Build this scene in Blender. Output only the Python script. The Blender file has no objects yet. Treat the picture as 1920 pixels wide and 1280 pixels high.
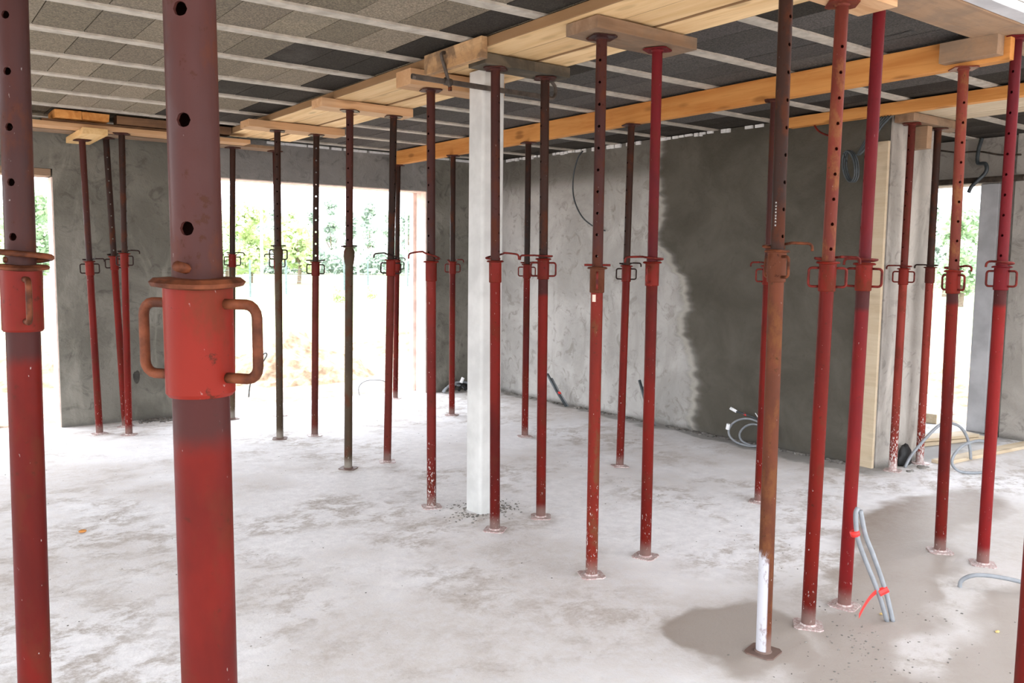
import bpy, bmesh, math, random
from math import sin, cos, pi, radians, hypot, atan2, sqrt
from mathutils import Vector, Matrix, Quaternion

random.seed(7)
C = bpy.context.scene.collection
S = bpy.context.scene

# ------------------------------------------------------------------ camera
F, YAW, PIT, ROLL, EYE = 1599.0, radians(36.497), radians(5.383), radians(.703), 1.6
fwd = Vector((sin(YAW)*cos(PIT), cos(YAW)*cos(PIT), -sin(PIT)))
rgt = Vector((cos(YAW), -sin(YAW), 0))
upv = rgt.cross(fwd)
r2 = rgt*cos(ROLL) + upv*sin(ROLL)
u2 = -rgt*sin(ROLL) + upv*cos(ROLL)
cam_d = bpy.data.cameras.new('camera')
cam = bpy.data.objects.new('camera', cam_d)
C.objects.link(cam)
cam_d.sensor_width = 36.0
cam_d.lens = F/1920*36.0
cam_d.clip_end = 600
cam_d.clip_start = .05
m = Matrix((r2, u2, -fwd)).transposed().to_4x4()
m.translation = Vector((0, 0, EYE))
cam.matrix_world = m
S.camera = cam

# ------------------------------------------------------------------ sky and exposure
S.view_settings.view_transform = 'Standard'
S.view_settings.look = 'None'
S.view_settings.gamma = 1
S.view_settings.use_curve_mapping = False
S.view_settings.exposure = 1.88
w = bpy.data.worlds.new('overcast_sky')
S.world = w
w.use_nodes = True
nt = w.node_tree
bg = nt.nodes['Background']
tc = nt.nodes.new('ShaderNodeTexCoord')
sx = nt.nodes.new('ShaderNodeSeparateXYZ')
mr = nt.nodes.new('ShaderNodeMapRange')
mr.inputs['From Min'].default_value = 0.0
mr.inputs['From Max'].default_value = 1.0
mr.inputs['To Min'].default_value = 0.75
mr.inputs['To Max'].default_value = 1.5
nt.links.new(tc.outputs['Generated'], sx.inputs[0])
nt.links.new(sx.outputs['Z'], mr.inputs['Value'])
mm = nt.nodes.new('ShaderNodeMath'); mm.operation = 'MULTIPLY'; mm.inputs[1].default_value = 2.2
nt.links.new(mr.outputs[0], mm.inputs[0])
nt.links.new(mm.outputs[0], bg.inputs['Strength'])
bg.inputs['Color'].default_value = (0.94, 0.975, 1.05, 1)

# ------------------------------------------------------------------ helpers
def tag(o, label=None, cat=None, group=None, kind=None):
    if label: o['label'] = label
    if cat: o['category'] = cat
    if group: o['group'] = group
    if kind: o['kind'] = kind
    return o

def empty(name, loc, label, cat, group=None, quat=None):
    o = bpy.data.objects.new(name, None); C.objects.link(o)
    o.empty_display_size = .1
    o.location = loc
    if quat is not None:
        o.rotation_mode = 'QUATERNION'; o.rotation_quaternion = quat
    return tag(o, label, cat, group)

def link(name, bm, mat, parent=None, loc=None, smooth=False, quat=None, rz=None, bev=None, solid=None):
    me = bpy.data.meshes.new(name); bm.normal_update(); bm.to_mesh(me); bm.free()
    me.materials.append(mat)
    if smooth:
        for p in me.polygons: p.use_smooth = True
    o = bpy.data.objects.new(name, me); C.objects.link(o)
    if parent: o.parent = parent
    if loc is not None: o.location = loc
    if rz is not None: o.rotation_euler = (0, 0, rz)
    if quat is not None:
        o.rotation_mode = 'QUATERNION'; o.rotation_quaternion = quat
    if solid:
        md = o.modifiers.new('wall', 'SOLIDIFY'); md.thickness = solid; md.offset = -1
    if bev:
        md = o.modifiers.new('bevel', 'BEVEL'); md.width = bev; md.segments = 2; md.limit_method = 'ANGLE'
    return o

def sharp(o, ang=35):
    me = o.data
    bm = bmesh.new(); bm.from_mesh(me)
    for e in bm.edges:
        if len(e.link_faces) == 2 and e.calc_face_angle(0) > radians(ang): e.smooth = False
    bm.to_mesh(me); bm.free()
    return o

def add_box(bm, x0, x1, y0, y1, z0, z1):
    v = [bm.verts.new(p) for p in ((x0,y0,z0),(x1,y0,z0),(x1,y1,z0),(x0,y1,z0),(x0,y0,z1),(x1,y0,z1),(x1,y1,z1),(x0,y1,z1))]
    for f in ((3,2,1,0),(4,5,6,7),(0,1,5,4),(1,2,6,5),(2,3,7,6),(3,0,4,7)):
        bm.faces.new([v[i] for i in f])

def add_lathe(bm, prof, n=24, cap0=False, cap1=False, cx=0, cy=0):
    rings = []
    for r, z in prof:
        rings.append([bm.verts.new((cx + r*cos(2*pi*i/n), cy + r*sin(2*pi*i/n), z)) for i in range(n)])
    for a, b in zip(rings, rings[1:]):
        for i in range(n):
            bm.faces.new((a[i], a[(i+1) % n], b[(i+1) % n], b[i]))
    if cap0: bm.faces.new(rings[0][::-1])
    if cap1: bm.faces.new(rings[-1])

def sweep(bm, pts, r, n=8, closed=False, flat=1.0):
    pts = [Vector(p) for p in pts]
    N = len(pts)
    rad = r if isinstance(r, (list, tuple)) else [r]*N
    tang = []
    for i in range(N):
        a = pts[max(i-1, 0)]; b = pts[min(i+1, N-1)]
        t = (b-a); t = t.normalized() if t.length > 1e-9 else Vector((0, 0, 1))
        tang.append(t)
    ref = Vector((0, 0, 1)) if abs(tang[0].z) < .9 else Vector((1, 0, 0))
    nrm = tang[0].cross(ref).normalized()
    rings = []
    for i in range(N):
        nrm = (nrm - tang[i]*nrm.dot(tang[i]))
        nrm = nrm.normalized() if nrm.length > 1e-6 else tang[i].orthogonal().normalized()
        bi = tang[i].cross(nrm)
        rings.append([bm.verts.new(pts[i] + nrm*rad[i]*cos(2*pi*k/n) + bi*rad[i]*flat*sin(2*pi*k/n)) for k in range(n)])
    for a, b in zip(rings, rings[1:]):
        for k in range(n):
            bm.faces.new((a[k], a[(k+1) % n], b[(k+1) % n], b[k]))
    bm.faces.new(rings[0][::-1]); bm.faces.new(rings[-1])

def spline(ctrl, n=8):
    P = [Vector(p) for p in ctrl]
    P = [P[0]*2-P[1]] + P + [P[-1]*2-P[-2]]
    out = []
    for i in range(1, len(P)-2):
        for k in range(n):
            t = k/n
            a, b, c, d = P[i-1], P[i], P[i+1], P[i+2]
            out.append(.5*((2*b)+(-a+c)*t+(2*a-5*b+4*c-d)*t*t+(-a+3*b-3*c+d)*t**3))
    out.append(P[-2])
    return out

# ------------------------------------------------------------------ materials
class NT:
    def __init__(s, name, rough=.8, spec=.3, metal=0.0):
        s.m = bpy.data.materials.new(name); s.m.use_nodes = True
        s.t = s.m.node_tree; s.b = s.t.nodes['Principled BSDF']
        s.b.inputs['Roughness'].default_value = rough
        s.b.inputs['Specular IOR Level'].default_value = spec
        s.b.inputs['Metallic'].default_value = metal
        s.tc = s.t.nodes.new('ShaderNodeTexCoord'); s.obj = s.tc.outputs['Object']
    def n(s, t): return s.t.nodes.new(t)
    def l(s, a, b): s.t.links.new(a, b)
    def mapping(s, scale=(1,1,1), loc=(0,0,0), rot=(0,0,0), src=None):
        q = s.n('ShaderNodeMapping'); q.inputs['Scale'].default_value = scale; q.inputs['Location'].default_value = loc
        q.inputs['Rotation'].default_value = rot
        s.l(src or s.obj, q.inputs['Vector']); return q.outputs[0]
    def noise(s, scale, detail=4, src=None, rough=.55, dist=0.0, out='Fac'):
        q = s.n('ShaderNodeTexNoise'); q.inputs['Scale'].default_value = scale; q.inputs['Detail'].default_value = detail
        q.inputs['Roughness'].default_value = rough; q.inputs['Distortion'].default_value = dist
        s.l(src or s.obj, q.inputs['Vector']); return q.outputs[out]
    def vor(s, scale, src=None, out='Distance', feature='F1'):
        q = s.n('ShaderNodeTexVoronoi'); q.inputs['Scale'].default_value = scale; q.feature = feature
        s.l(src or s.obj, q.inputs['Vector']); return q.outputs[out]
    def ramp(s, f, a, b, lo=0.0, hi=1.0):
        q = s.n('ShaderNodeMapRange'); q.interpolation_type = 'SMOOTHSTEP'
        q.inputs['From Min'].default_value = a; q.inputs['From Max'].default_value = b
        q.inputs['To Min'].default_value = lo; q.inputs['To Max'].default_value = hi
        s.l(f, q.inputs['Value']); return q.outputs[0]
    def mix(s, f, a, b):
        q = s.n('ShaderNodeMix'); q.data_type = 'RGBA'
        if isinstance(f, (int, float)): q.inputs[0].default_value = f
        else: s.l(f, q.inputs[0])
        for i, c in ((6, a), (7, b)):
            if isinstance(c, tuple): q.inputs[i].default_value = (*c, 1)
            else: s.l(c, q.inputs[i])
        return q.outputs[2]
    def math(s, op, a, b=None):
        q = s.n('ShaderNodeMath'); q.operation = op
        for i, c in ((0, a), (1, b)):
            if c is None: continue
            if isinstance(c, (int, float)): q.inputs[i].default_value = c
            else: s.l(c, q.inputs[i])
        return q.outputs[0]
    def xyz(s, src=None):
        q = s.n('ShaderNodeSeparateXYZ'); s.l(src or s.obj, q.inputs[0]); return q.outputs
    def vadd(s, a, b, scale=1.0):
        q = s.n('ShaderNodeVectorMath'); q.operation = 'MULTIPLY_ADD'
        s.l(b, q.inputs[0]); q.inputs[1].default_value = (scale,)*3; s.l(a, q.inputs[2]); return q.outputs[0]
    def rnd(s, amt=20.0):
        """object coordinates shifted by a random amount for each object"""
        oi = s.n('ShaderNodeObjectInfo')
        q = s.n('ShaderNodeCombineXYZ')
        r = s.math('MULTIPLY', oi.outputs['Random'], amt)
        s.l(r, q.inputs[0]); s.l(s.math('MULTIPLY', r, 1.7), q.inputs[1]); s.l(s.math('MULTIPLY', r, .6), q.inputs[2])
        v = s.n('ShaderNodeVectorMath'); v.operation = 'ADD'; s.l(s.obj, v.inputs[0]); s.l(q.outputs[0], v.inputs[1])
        return v.outputs[0], oi.outputs['Random']
    def done(s, col, bump=None, strength=.3, dist=.01, rough=None):
        if isinstance(col, tuple): s.b.inputs['Base Color'].default_value = (*col, 1)
        else: s.l(col, s.b.inputs['Base Color'])
        if rough is not None: s.l(rough, s.b.inputs['Roughness'])
        if bump is not None:
            q = s.n('ShaderNodeBump'); q.inputs['Strength'].default_value = strength; q.inputs['Distance'].default_value = dist
            s.l(bump, q.inputs['Height']); s.l(q.outputs[0], s.b.inputs['Normal'])
        return s.m

def plain(name, col, rough=.7, var=.25, scale=12, spec=.3, bump=.2, metal=0.0):
    k = NT(name, rough, spec, metal)
    v, r = k.rnd()
    f = k.noise(scale, 5, v)
    dk = tuple(c*(1-var) for c in col); lt = tuple(min(1, c*(1+var)) for c in col)
    return k.done(k.mix(k.ramp(f, .3, .7), dk, lt), f, bump, .004)

def floor_mat():
    k = NT('screed_concrete', .78, .35)
    o = k.obj
    n1 = k.noise(.75, 8, k.mapping(rot=(0, 0, .6)), .66, .25)
    n2 = k.noise(4.5, 9, k.mapping((1, 1.25, 1), rot=(0, 0, -.5)), .74, .3)
    n3 = k.noise(75, 4, o, .65)
    n4 = k.noise(14, 8, o, .78)
    n5 = k.noise(30, 6, o, .75)
    base = k.mix(k.ramp(n4, .3, .7), (.68, .675, .685), (.83, .825, .83))
    blotch = k.math('MULTIPLY', k.ramp(n1, .44, .60), k.ramp(n2, .44, .58))
    blotch = k.math('MULTIPLY', blotch, k.ramp(n5, .30, .62, .35, 1.0))
    base = k.mix(k.math('MULTIPLY', blotch, .95), base, (.365, .32, .28))
    big = k.math('MULTIPLY', k.ramp(k.noise(.4, 5, k.mapping(loc=(3, 1, 0)), .6), .45, .6), k.ramp(n4, .35, .6, .4, 1))
    base = k.mix(k.math('MULTIPLY', big, .6), base, (.46, .41, .365))
    dk = k.math('MULTIPLY', k.ramp(n5, .60, .72), k.ramp(n2, .46, .62))
    base = k.mix(k.math('MULTIPLY', dk, .7), base, (.27, .25, .235))
    # damp patches with a shape of their own around the near props on the right
    warp = k.n('ShaderNodeTexNoise'); warp.inputs['Scale'].default_value = 2.6; warp.inputs['Detail'].default_value = 4
    k.l(o, warp.inputs['Vector'])
    sub = k.n('ShaderNodeVectorMath'); sub.operation = 'SUBTRACT'; k.l(warp.outputs['Color'], sub.inputs[0]); sub.inputs[1].default_value = (.5, .5, .5)
    wc = k.vadd(o, sub.outputs[0], .45)
    def blob(cx, cy, rx, ry, rot, soft=.12):
        mp = k.n('ShaderNodeMapping'); mp.vector_type = 'TEXTURE'
        mp.inputs['Location'].default_value = (cx, cy, 0); mp.inputs['Rotation'].default_value = (0, 0, rot)
        mp.inputs['Scale'].default_value = (rx, ry, 50)
        k.l(wc, mp.inputs['Vector'])
        ln = k.n('ShaderNodeVectorMath'); ln.operation = 'LENGTH'; k.l(mp.outputs[0], ln.inputs[0])
        return k.ramp(ln.outputs['Value'], 1-soft, 1+soft, 1, 0)
    wet = blob(2.93, 2.26, .36, .26, .6)
    for a in ((3.45, 1.95, .55, .22, .2), (4.2, 2.25, .75, .28, .35), (5.35, 2.72, .95, .30, .05), (3.0, 1.75, .35, .3, 0), (4.3, 1.5, 1.1, .3, .1)):
        wet = k.math('MAXIMUM', wet, blob(*a, soft=.2))
    dry = k.math('MAXIMUM', blob(3.42, 1.72, .24, .13, .3, .3), blob(4.3, 1.93, .3, .12, .3, .3))
    wet = k.math('MULTIPLY', wet, k.math('SUBTRACT', 1, dry))
    base = k.mix(k.math('MULTIPLY', wet, k.ramp(n4, .3, .7, .8, .97)), base, (.225, .175, .14))
    tan = k.math('MAXIMUM', blob(4.6, 1.7, 2.0, .95, .15, .45), blob(3.3, 2.1, .8, .55, .2, .4))  # broad tan tone darkens the floor colour where too much light falls
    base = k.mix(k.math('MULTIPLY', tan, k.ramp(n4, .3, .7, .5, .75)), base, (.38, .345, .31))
    # darker strip along the foot of the right wall
    s = k.xyz(wc)
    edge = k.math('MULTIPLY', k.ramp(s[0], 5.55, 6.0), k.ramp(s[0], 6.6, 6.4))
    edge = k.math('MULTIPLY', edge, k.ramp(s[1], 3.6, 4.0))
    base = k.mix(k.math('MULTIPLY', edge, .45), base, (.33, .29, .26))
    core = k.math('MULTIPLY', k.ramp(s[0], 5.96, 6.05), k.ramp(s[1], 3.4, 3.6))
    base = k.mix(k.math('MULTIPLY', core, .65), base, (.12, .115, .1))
    # small dark crumbs
    v = k.vor(26, o); cr = k.math('MULTIPLY', k.ramp(v, .10, .06), k.ramp(k.noise(2.0, 3, o), .52, .66))
    base = k.mix(k.math('MULTIPLY', cr, .55), base, (.16, .145, .13))
    sp = k.ramp(n3, .62, .74)
    base = k.mix(k.math('MULTIPLY', sp, .35), base, (.40, .38, .36))
    hgt = k.math('ADD', k.math('MULTIPLY', n3, .5), k.math('MULTIPLY', n4, 1.0))
    return k.done(base, hgt, .45, .008, k.ramp(wet, 0, 1, .8, .5))

def plaster_mat(name, split=False, a=(.36, .35, .325), b=(.25, .243, .22)):
    k = NT(name, .88, .25)
    o = k.obj
    n1 = k.noise(1.6, 6, o, .6, .5)
    n2 = k.noise(7, 7, o, .65, 1.2)
    n3 = k.noise(45, 3, o)
    n5 = k.noise(3.0, 5, k.mapping((1, 1, .35)), .6, .8)
    base = k.mix(k.ramp(n1, .35, .68), b, a)
    base = k.mix(k.math('MULTIPLY', k.ramp(n2, .52, .68), .55), base, tuple(c*.5 for c in b))
    base = k.mix(k.math('MULTIPLY', k.ramp(n5, .52, .66), .45), base, tuple(min(1, c*1.5) for c in a))
    h = k.math('ADD', k.math('MULTIPLY', n2, 1.0), k.math('MULTIPLY', n3, .25))
    if split:
        # the later coat, still wet and darker, starts at a ragged line on the wall
        s = k.xyz()
        wv = k.noise(1.3, 4, k.mapping((1, 0.0, 1)), .6)
        wv2 = k.noise(9, 3, k.mapping((1, 0.0, 1)), .6)
        ln = k.math('ADD', s[1], k.math('ADD', k.math('MULTIPLY', k.math('SUBTRACT', wv, .5), 1.3), k.math('MULTIPLY', k.math('SUBTRACT', wv2, .5), .06)))
        ln = k.math('SUBTRACT', ln, k.math('MULTIPLY', s[2], .22))
        dark_m = k.ramp(ln, 5.58, 5.34)
        top = k.ramp(k.math('ADD', s[2], k.math('MULTIPLY', n1, .15)), 2.42, 2.66, 0, .8)  # soft darker band towards the ceiling
        dark_m = k.math('MAXIMUM', dark_m, top)
        wet = k.mix(k.ramp(n1, .3, .7), (.062, .056, .042), (.105, .096, .077))
        wet = k.mix(k.math('MULTIPLY', k.ramp(n2, .58, .7), .3), wet, (.05, .045, .035))
        pale_coat = k.mix(k.ramp(n1, .35, .68), (.31, .298, .278), (.43, .415, .39))  # the other plaster coat, paler in its own colour
        pale_coat = k.mix(k.math('MULTIPLY', k.ramp(n2, .52, .66), .6), pale_coat, (.19, .175, .15))
        pale_coat = k.mix(k.math('MULTIPLY', k.ramp(n5, .52, .66), .35), pale_coat, (.25, .235, .21))
        base = k.mix(dark_m, pale_coat, wet)
        crk = k.math('MULTIPLY', k.ramp(ln, 5.40, 5.46), k.ramp(ln, 5.53, 5.47))
        base = k.mix(k.math('MULTIPLY', crk, .6), base, (.40, .38, .33))
        h = k.math('ADD', h, k.math('MULTIPLY', crk, 2.0))
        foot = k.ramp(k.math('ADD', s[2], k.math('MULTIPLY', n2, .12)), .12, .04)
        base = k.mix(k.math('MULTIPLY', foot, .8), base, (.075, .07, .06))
    else:
        s = k.xyz()
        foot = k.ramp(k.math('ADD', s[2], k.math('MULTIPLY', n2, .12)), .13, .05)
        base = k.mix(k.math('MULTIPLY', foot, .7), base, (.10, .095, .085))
    return k.done(base, h, .5, .02)

def wood_mat(name, light, dark, knots=.5, dirt=0.0, dirtcol=(.06, .05, .04), rings=14, edge=None):
    k = NT(name, .72, .25)
    v, r = k.rnd(13)
    g1 = k.noise(1.0, 5, k.mapping((1.2, rings, rings), src=v), .6, .6)
    g2 = k.noise(1.0, 3, k.mapping((4, 90, 90), src=v), .6)
    col = k.mix(k.ramp(g1, .32, .70), light, dark)
    col = k.mix(k.math('MULTIPLY', k.ramp(g2, .5, .75), .35), col, tuple(c*.72 for c in dark))
    kn = k.vor(1.0, k.mapping((3.0, 9, 9), src=v))
    kr = k.ramp(kn, .27, .10)
    col = k.mix(k.math('MULTIPLY', kr, knots), col, tuple(c*.45 for c in dark))
    tone = k.ramp(r, 0, 1, 0, .5)
    col = k.mix(tone, col, tuple(c*.8 for c in dark))
    if dirt:
        d = k.noise(5, 6, v, .65, .5)
        col = k.mix(k.math('MULTIPLY', k.ramp(d, .42, .62), dirt), col, dirtcol)
    if edge:                                   # cement-stained board edges, darkened to draw the shade of the gaps
        ay = k.math('ABSOLUTE', k.xyz()[1])
        ay = k.math('ADD', ay, k.math('MULTIPLY', k.math('SUBTRACT', g1, .5), .012))
        col = k.mix(k.math('MULTIPLY', k.ramp(ay, edge-.006, edge), .85), col, (.16, .08, .035))
    return k.done(col, g2, .25, .002)

def prop_mat(name, base, dark, rust=.35, chips=.3, band=False, splash=.5, rough=.42, foot=(.20, .15, .13), rustcol=(.075, .022, .010), whitefoot=0.0):
    k = NT(name, rough-.06, .09)
    v, r = k.rnd(31)
    n1 = k.noise(3.5, 6, k.mapping((1, 1, .35), src=v), .6, .4)
    n2 = k.noise(38, 5, v, .7)
    n3 = k.noise(95, 3, k.mapping((1, 1, .45), src=v), .6)
    n4 = k.noise(10, 6, k.mapping((1, 1, .5), src=v), .7)
    z = k.xyz()[2]
    col = k.mix(k.ramp(n1, .35, .72), base, dark)
    col = k.mix(k.math('MULTIPLY', k.ramp(n4, .50, .66), min(1, rust*1.5)), col, rustcol)
    col = k.mix(k.math('MULTIPLY', k.ramp(n2, .61, .68), min(1, rust*2)), col, tuple(c*.5 for c in rustcol))
    if band:
        wob = k.math('ADD', z, k.math('MULTIPLY', n4, .03))
        bd = k.ramp(wob, 1.395, 1.43)
        col = k.mix(k.math('MULTIPLY', bd, .8), col, (.03, .013, .012))
    low = k.ramp(k.math('ADD', z, k.math('MULTIPLY', n1, .35)), .85, .2)
    thr = k.math('SUBTRACT', k.math('SUBTRACT', n3, .70), k.math('MULTIPLY', low, splash*.14))
    ch = k.ramp(k.math('ADD', k.math('SUBTRACT', n3, .70), k.math('MULTIPLY', low, splash*.13)), 0, .05)
    col = k.mix(k.math('MULTIPLY', ch, chips), col, (.50, .46, .43))
    ft = k.ramp(k.math('ADD', z, k.math('MULTIPLY', n4, .08)), .15, .07)
    col = k.mix(k.math('MULTIPLY', ft, .6), col, foot)
    if whitefoot:
        s = k.xyz()
        side = k.ramp(k.math('ADD', k.math('SUBTRACT', 0, s[0]), k.math('MULTIPLY', s[1], .35)), 0.004, .012)
        wf = k.math('MULTIPLY', side, k.ramp(k.math('ADD', z, k.math('MULTIPLY', n4, .06)), .48, .44))
        col = k.mix(k.math('MULTIPLY', k.math('MULTIPLY', wf, k.ramp(n4, .62, .5)), whitefoot), col, (.47, .47, .50))
    return k.done(col, k.math('ADD', n2, k.math('MULTIPLY', n4, .6)), .18, .002, k.ramp(n4, .4, .7, rough-.06, rough+.25))

M = {}
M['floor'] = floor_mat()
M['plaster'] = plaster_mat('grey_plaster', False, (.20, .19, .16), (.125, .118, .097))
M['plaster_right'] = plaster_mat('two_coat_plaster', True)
M['plaster_pale'] = plaster_mat('pale_plaster', False, (.42, .39, .35), (.33, .305, .27))
M['lintel'] = plaster_mat('lintel_concrete', False, (.26, .25, .235), (.19, .182, .17))
M['precast'] = plain('precast_concrete', (.55, .55, .53), .75, .10, 6, bump=.15)
M['post'] = plain('pale_post_concrete', (.52, .52, .53), .8, .16, 4, bump=.3)
M['white'] = plain('torn_white_filler', (.75, .75, .74), .9, .1, 30)
M['brick'] = plain('clay_brick', (.78, .62, .55), .85, .15, 9)
M['joist'] = plain('joist_concrete', (.42, .38, .32), .9, .18, 14, bump=.4)
k = NT('fibre_block', .95, .15)
at = k.n('ShaderNodeVertexColor'); at.layer_name = 'tone'
sp = k.noise(110, 4, k.obj, .7)
bl = k.noise(2.2, 4, k.obj, .6)
c_ = k.mix(k.ramp(sp, .35, .7), (.55, .55, .55), (1.35, 1.3, 1.25))
mu = k.n('ShaderNodeMix'); mu.data_type = 'RGBA'; mu.blend_type = 'MULTIPLY'; mu.inputs[0].default_value = 1
k.l(at.outputs[0], mu.inputs[6]); k.l(c_, mu.inputs[7])
M['block'] = k.done(k.mix(k.math('MULTIPLY', k.ramp(bl, .5, .75), .25), mu.outputs[2], (.12, .11, .1)), sp, .6, .004)

M['pine'] = wood_mat('fresh_pine', (.88, .65, .36), (.72, .46, .21), .45)
M['deckpine'] = wood_mat('deck_pine', (.90, .66, .37), (.70, .45, .21), .5, edge=.1035)
M['pine2'] = wood_mat('yellow_pine', (.72, .50, .25), (.58, .36, .15), .5)
M['pine_red'] = wood_mat('rosy_pine', (.62, .39, .22), (.48, .27, .13), .5)
M['beamwood'] = wood_mat('orange_spruce', (.66, .31, .09), (.50, .195, .045), .8)
M['oldwood'] = wood_mat('weathered_timber', (.30, .20, .13), (.20, .12, .07), .5, .5, (.13, .10, .07))
M['darkwood'] = wood_mat('stained_dark_timber', (.14, .11, .075), (.08, .065, .045), .3, .7, (.035, .03, .022))
M['brownwood'] = wood_mat('brown_form_timber', (.22, .12, .06), (.14, .07, .035), .4, .4, (.07, .04, .025))
M['stainwood'] = wood_mat('stained_side_board', (.58, .38, .2), (.42, .24, .11), .5, .75, (.11, .07, .045))
M['drywood'] = wood_mat('pale_form_board', (.66, .56, .41), (.54, .43, .29), .4, .15, (.3, .2, .12))
M['shutter'] = wood_mat('worn_shutter_board', (.44, .29, .18), (.32, .2, .12), .3, .55, (.20, .15, .11))
M['steel'] = plain('rusty_dark_steel', (.060, .045, .034), .6, .4, 20, .4, .4)
M['rod'] = plain('rusty_rod', (.088, .026, .011), .6, .6, 30, .12, .8)
M['rodred'] = plain('painted_rod', (.11, .012, .008), .5, .45, 30, .15, .4)
M['roddark'] = plain('dark_rod', (.022, .010, .008), .5, .35, 30, .15, .4)
M['conduit'] = plain('grey_conduit', (.22, .235, .25), .45, .12, 20, .45, .1)
M['darkcable'] = plain('blue_black_cable', (.045, .055, .06), .5, .3, 20, .45, .1)
M['black'] = plain('black_sleeve', (.015, .015, .015), .6, .3, 20)
M['redtape'] = plain('red_tape', (.75, .04, .035), .5, .1, 10)
M['whitetape'] = plain('white_tape', (.8, .8, .8), .5, .05, 10)
M['sticker'] = plain('paper_sticker', (.70, .52, .42), .8, .1, 30)
M['hole'] = plain('chipped_hole', (.05, .047, .04), .95, .3, 20)
M['debris'] = plain('mortar_crumbs', (.17, .16, .145), .95, .4, 8)
M['leafchip'] = plain('yellow_chip', (.55, .40, .16), .8, .2, 20)

R_, D_ = (.130, .0075, .004), (.060, .005, .0035)
M['red'] = prop_mat('red_paint_tube', R_, D_, .3, .6, False, .6)
M['redband'] = prop_mat('red_paint_tube_dark_band', R_, D_, .25, .6, True, .5)
M['redcollar'] = prop_mat('red_paint_collar', (.155, .0125, .007), (.075, .007, .005), .4, .35, False, 0)
M['crimson'] = prop_mat('crimson_tube', (.145, .008, .010), (.08, .006, .009), .15, .4, False, .3)
M['crimsonband'] = prop_mat('crimson_tube_dark_band', (.17, .009, .008), (.095, .007, .009), .15, .4, True, .3)
M['innerbrown'] = prop_mat('worn_brown_inner_tube', (.060, .018, .014), (.028, .014, .013), .5, .3, False, 0)
M['innerdark'] = prop_mat('dark_inner_tube', (.036, .016, .011), (.018, .012, .010), .5, .2, False, 0)
M['innerred'] = prop_mat('reddish_inner_tube', (.17, .034, .022), (.09, .020, .014), .6, .2, False, 0, rustcol=(.19, .075, .03))
M['innercrimson'] = prop_mat('crimson_inner_tube', (.12, .009, .012), (.055, .007, .010), .2, .15, False, 0)
M['olive'] = prop_mat('olive_brown_tube', (.075, .052, .030), (.045, .030, .019), .5, .4, False, .5, foot=(.3, .27, .23))
M['rustbrown'] = prop_mat('rusty_brown_tube', (.125, .036, .017), (.055, .020, .012), .7, .5, False, .4, whitefoot=.95, rough=.55, rustcol=(.13, .05, .02))
M['rustcollar'] = prop_mat('rusty_brown_collar', (.11, .034, .016), (.045, .018, .011), .7, .2, False, 0, rough=.6)
M['wornred'] = prop_mat('scuffed_red_tube', (.165, .015, .008), (.09, .010, .006), .8, .8, False, .9, rustcol=(.12, .04, .017))
M['chipred'] = prop_mat('chipped_red_tube', (.16, .016, .011), (.085, .010, .008), .3, .95, False, 1.25)
M['dustyred'] = prop_mat('dusty_red_tube', (.21, .03, .02), (.14, .02, .015), .3, .95, False, 1.6, foot=(.5, .42, .4))
M['brownred'] = prop_mat('brown_red_tube', (.11, .018, .012), (.06, .012, .009), .5, .4, False, .4)

# ------------------------------------------------------------------ setting
ZC = 2.815
def struct(name, bm, mat, **kw):
    o = link(name, bm, mat, **kw); o['kind'] = 'structure'; return o

bm = bmesh.new(); add_box(bm, -5.0, 8.75, -3.0, 9.06, -.15, 0)
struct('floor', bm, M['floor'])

# right wall (its face leans outward a little towards the camera)
def wallbox(name, pts, z0, z1, mat):
    bm = bmesh.new()
    lo = [bm.verts.new((x, y, z0)) for x, y in pts]; hi = [bm.verts.new((x, y, z1)) for x, y in pts]
    n = len(pts)
    bm.faces.new(lo[::-1]); bm.faces.new(hi)
    for i in range(n): bm.faces.new((lo[i], lo[(i+1) % n], hi[(i+1) % n], hi[i]))
    return struct(name, bm, mat)
wallbox('wall_right', [(6.12, 8.81), (6.27, 3.64), (6.47, 3.64), (6.47, 8.81)], 0, ZC, M['plaster_right'])
wallbox('wall_return', [(6.275, 3.62), (6.90, 3.62), (6.90, 3.80), (6.475, 3.80), (6.475, 3.635), (6.275, 3.635)], 0, ZC, M['plaster_pale'])

# back wall with its openings: one wall mesh made of pier, lintels and side pieces
bm = bmesh.new()
Y0, Y1 = 8.81, 9.06
add_box(bm, -5.0, -.7, Y0, Y1, 0, ZC)
add_box(bm, -.7, 1.30, Y0, Y1, 2.385, ZC)
add_box(bm, 1.30, 2.60, Y0, Y1, 0, ZC)
add_box(bm, 2.60, 5.25, Y0, Y1, 2.41, ZC)
add_box(bm, 5.25, 8.75, Y0, Y1, 0, ZC)
struct('wall_back', bm, M['plaster'])
bm = bmesh.new()
add_box(bm, 2.60, 5.25, Y0-.004, Y0, 2.412, ZC)
struct('trim_1', bm, M['lintel'])
bm = bmesh.new()                                 # bare clay reveals at the jambs
add_box(bm, 5.238, 5.25, Y0+.02, Y1+.03, 0, 2.40)
add_box(bm, 1.288, 1.30, Y0+.02, Y1+.03, 0, 2.31)
add_box(bm, 5.2, 5.7, Y1, Y1+.09, 0, 2.6); add_box(bm, .9, 1.33, Y1+.0, Y1+.02, 2.32, 2.6)
add_box(bm, 2.60, 5.25, Y0+.03, Y1+.02, 2.40, 2.411)
struct('trim_2', bm, M['brick'])

# far wall of the next room
bm = bmesh.new()
add_box(bm, 8.42, 8.75, -1.0, 3.64, 0, ZC)
add_box(bm, 8.50, 8.75, 3.64, 5.3, 2.39, ZC)
add_box(bm, 8.55, 8.75, 3.64, 3.81, 0, 2.39)
add_box(bm, 8.50, 8.75, 5.3, 8.81, 0, ZC)
struct('wall_far_right', bm, M['plaster_pale'])

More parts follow.
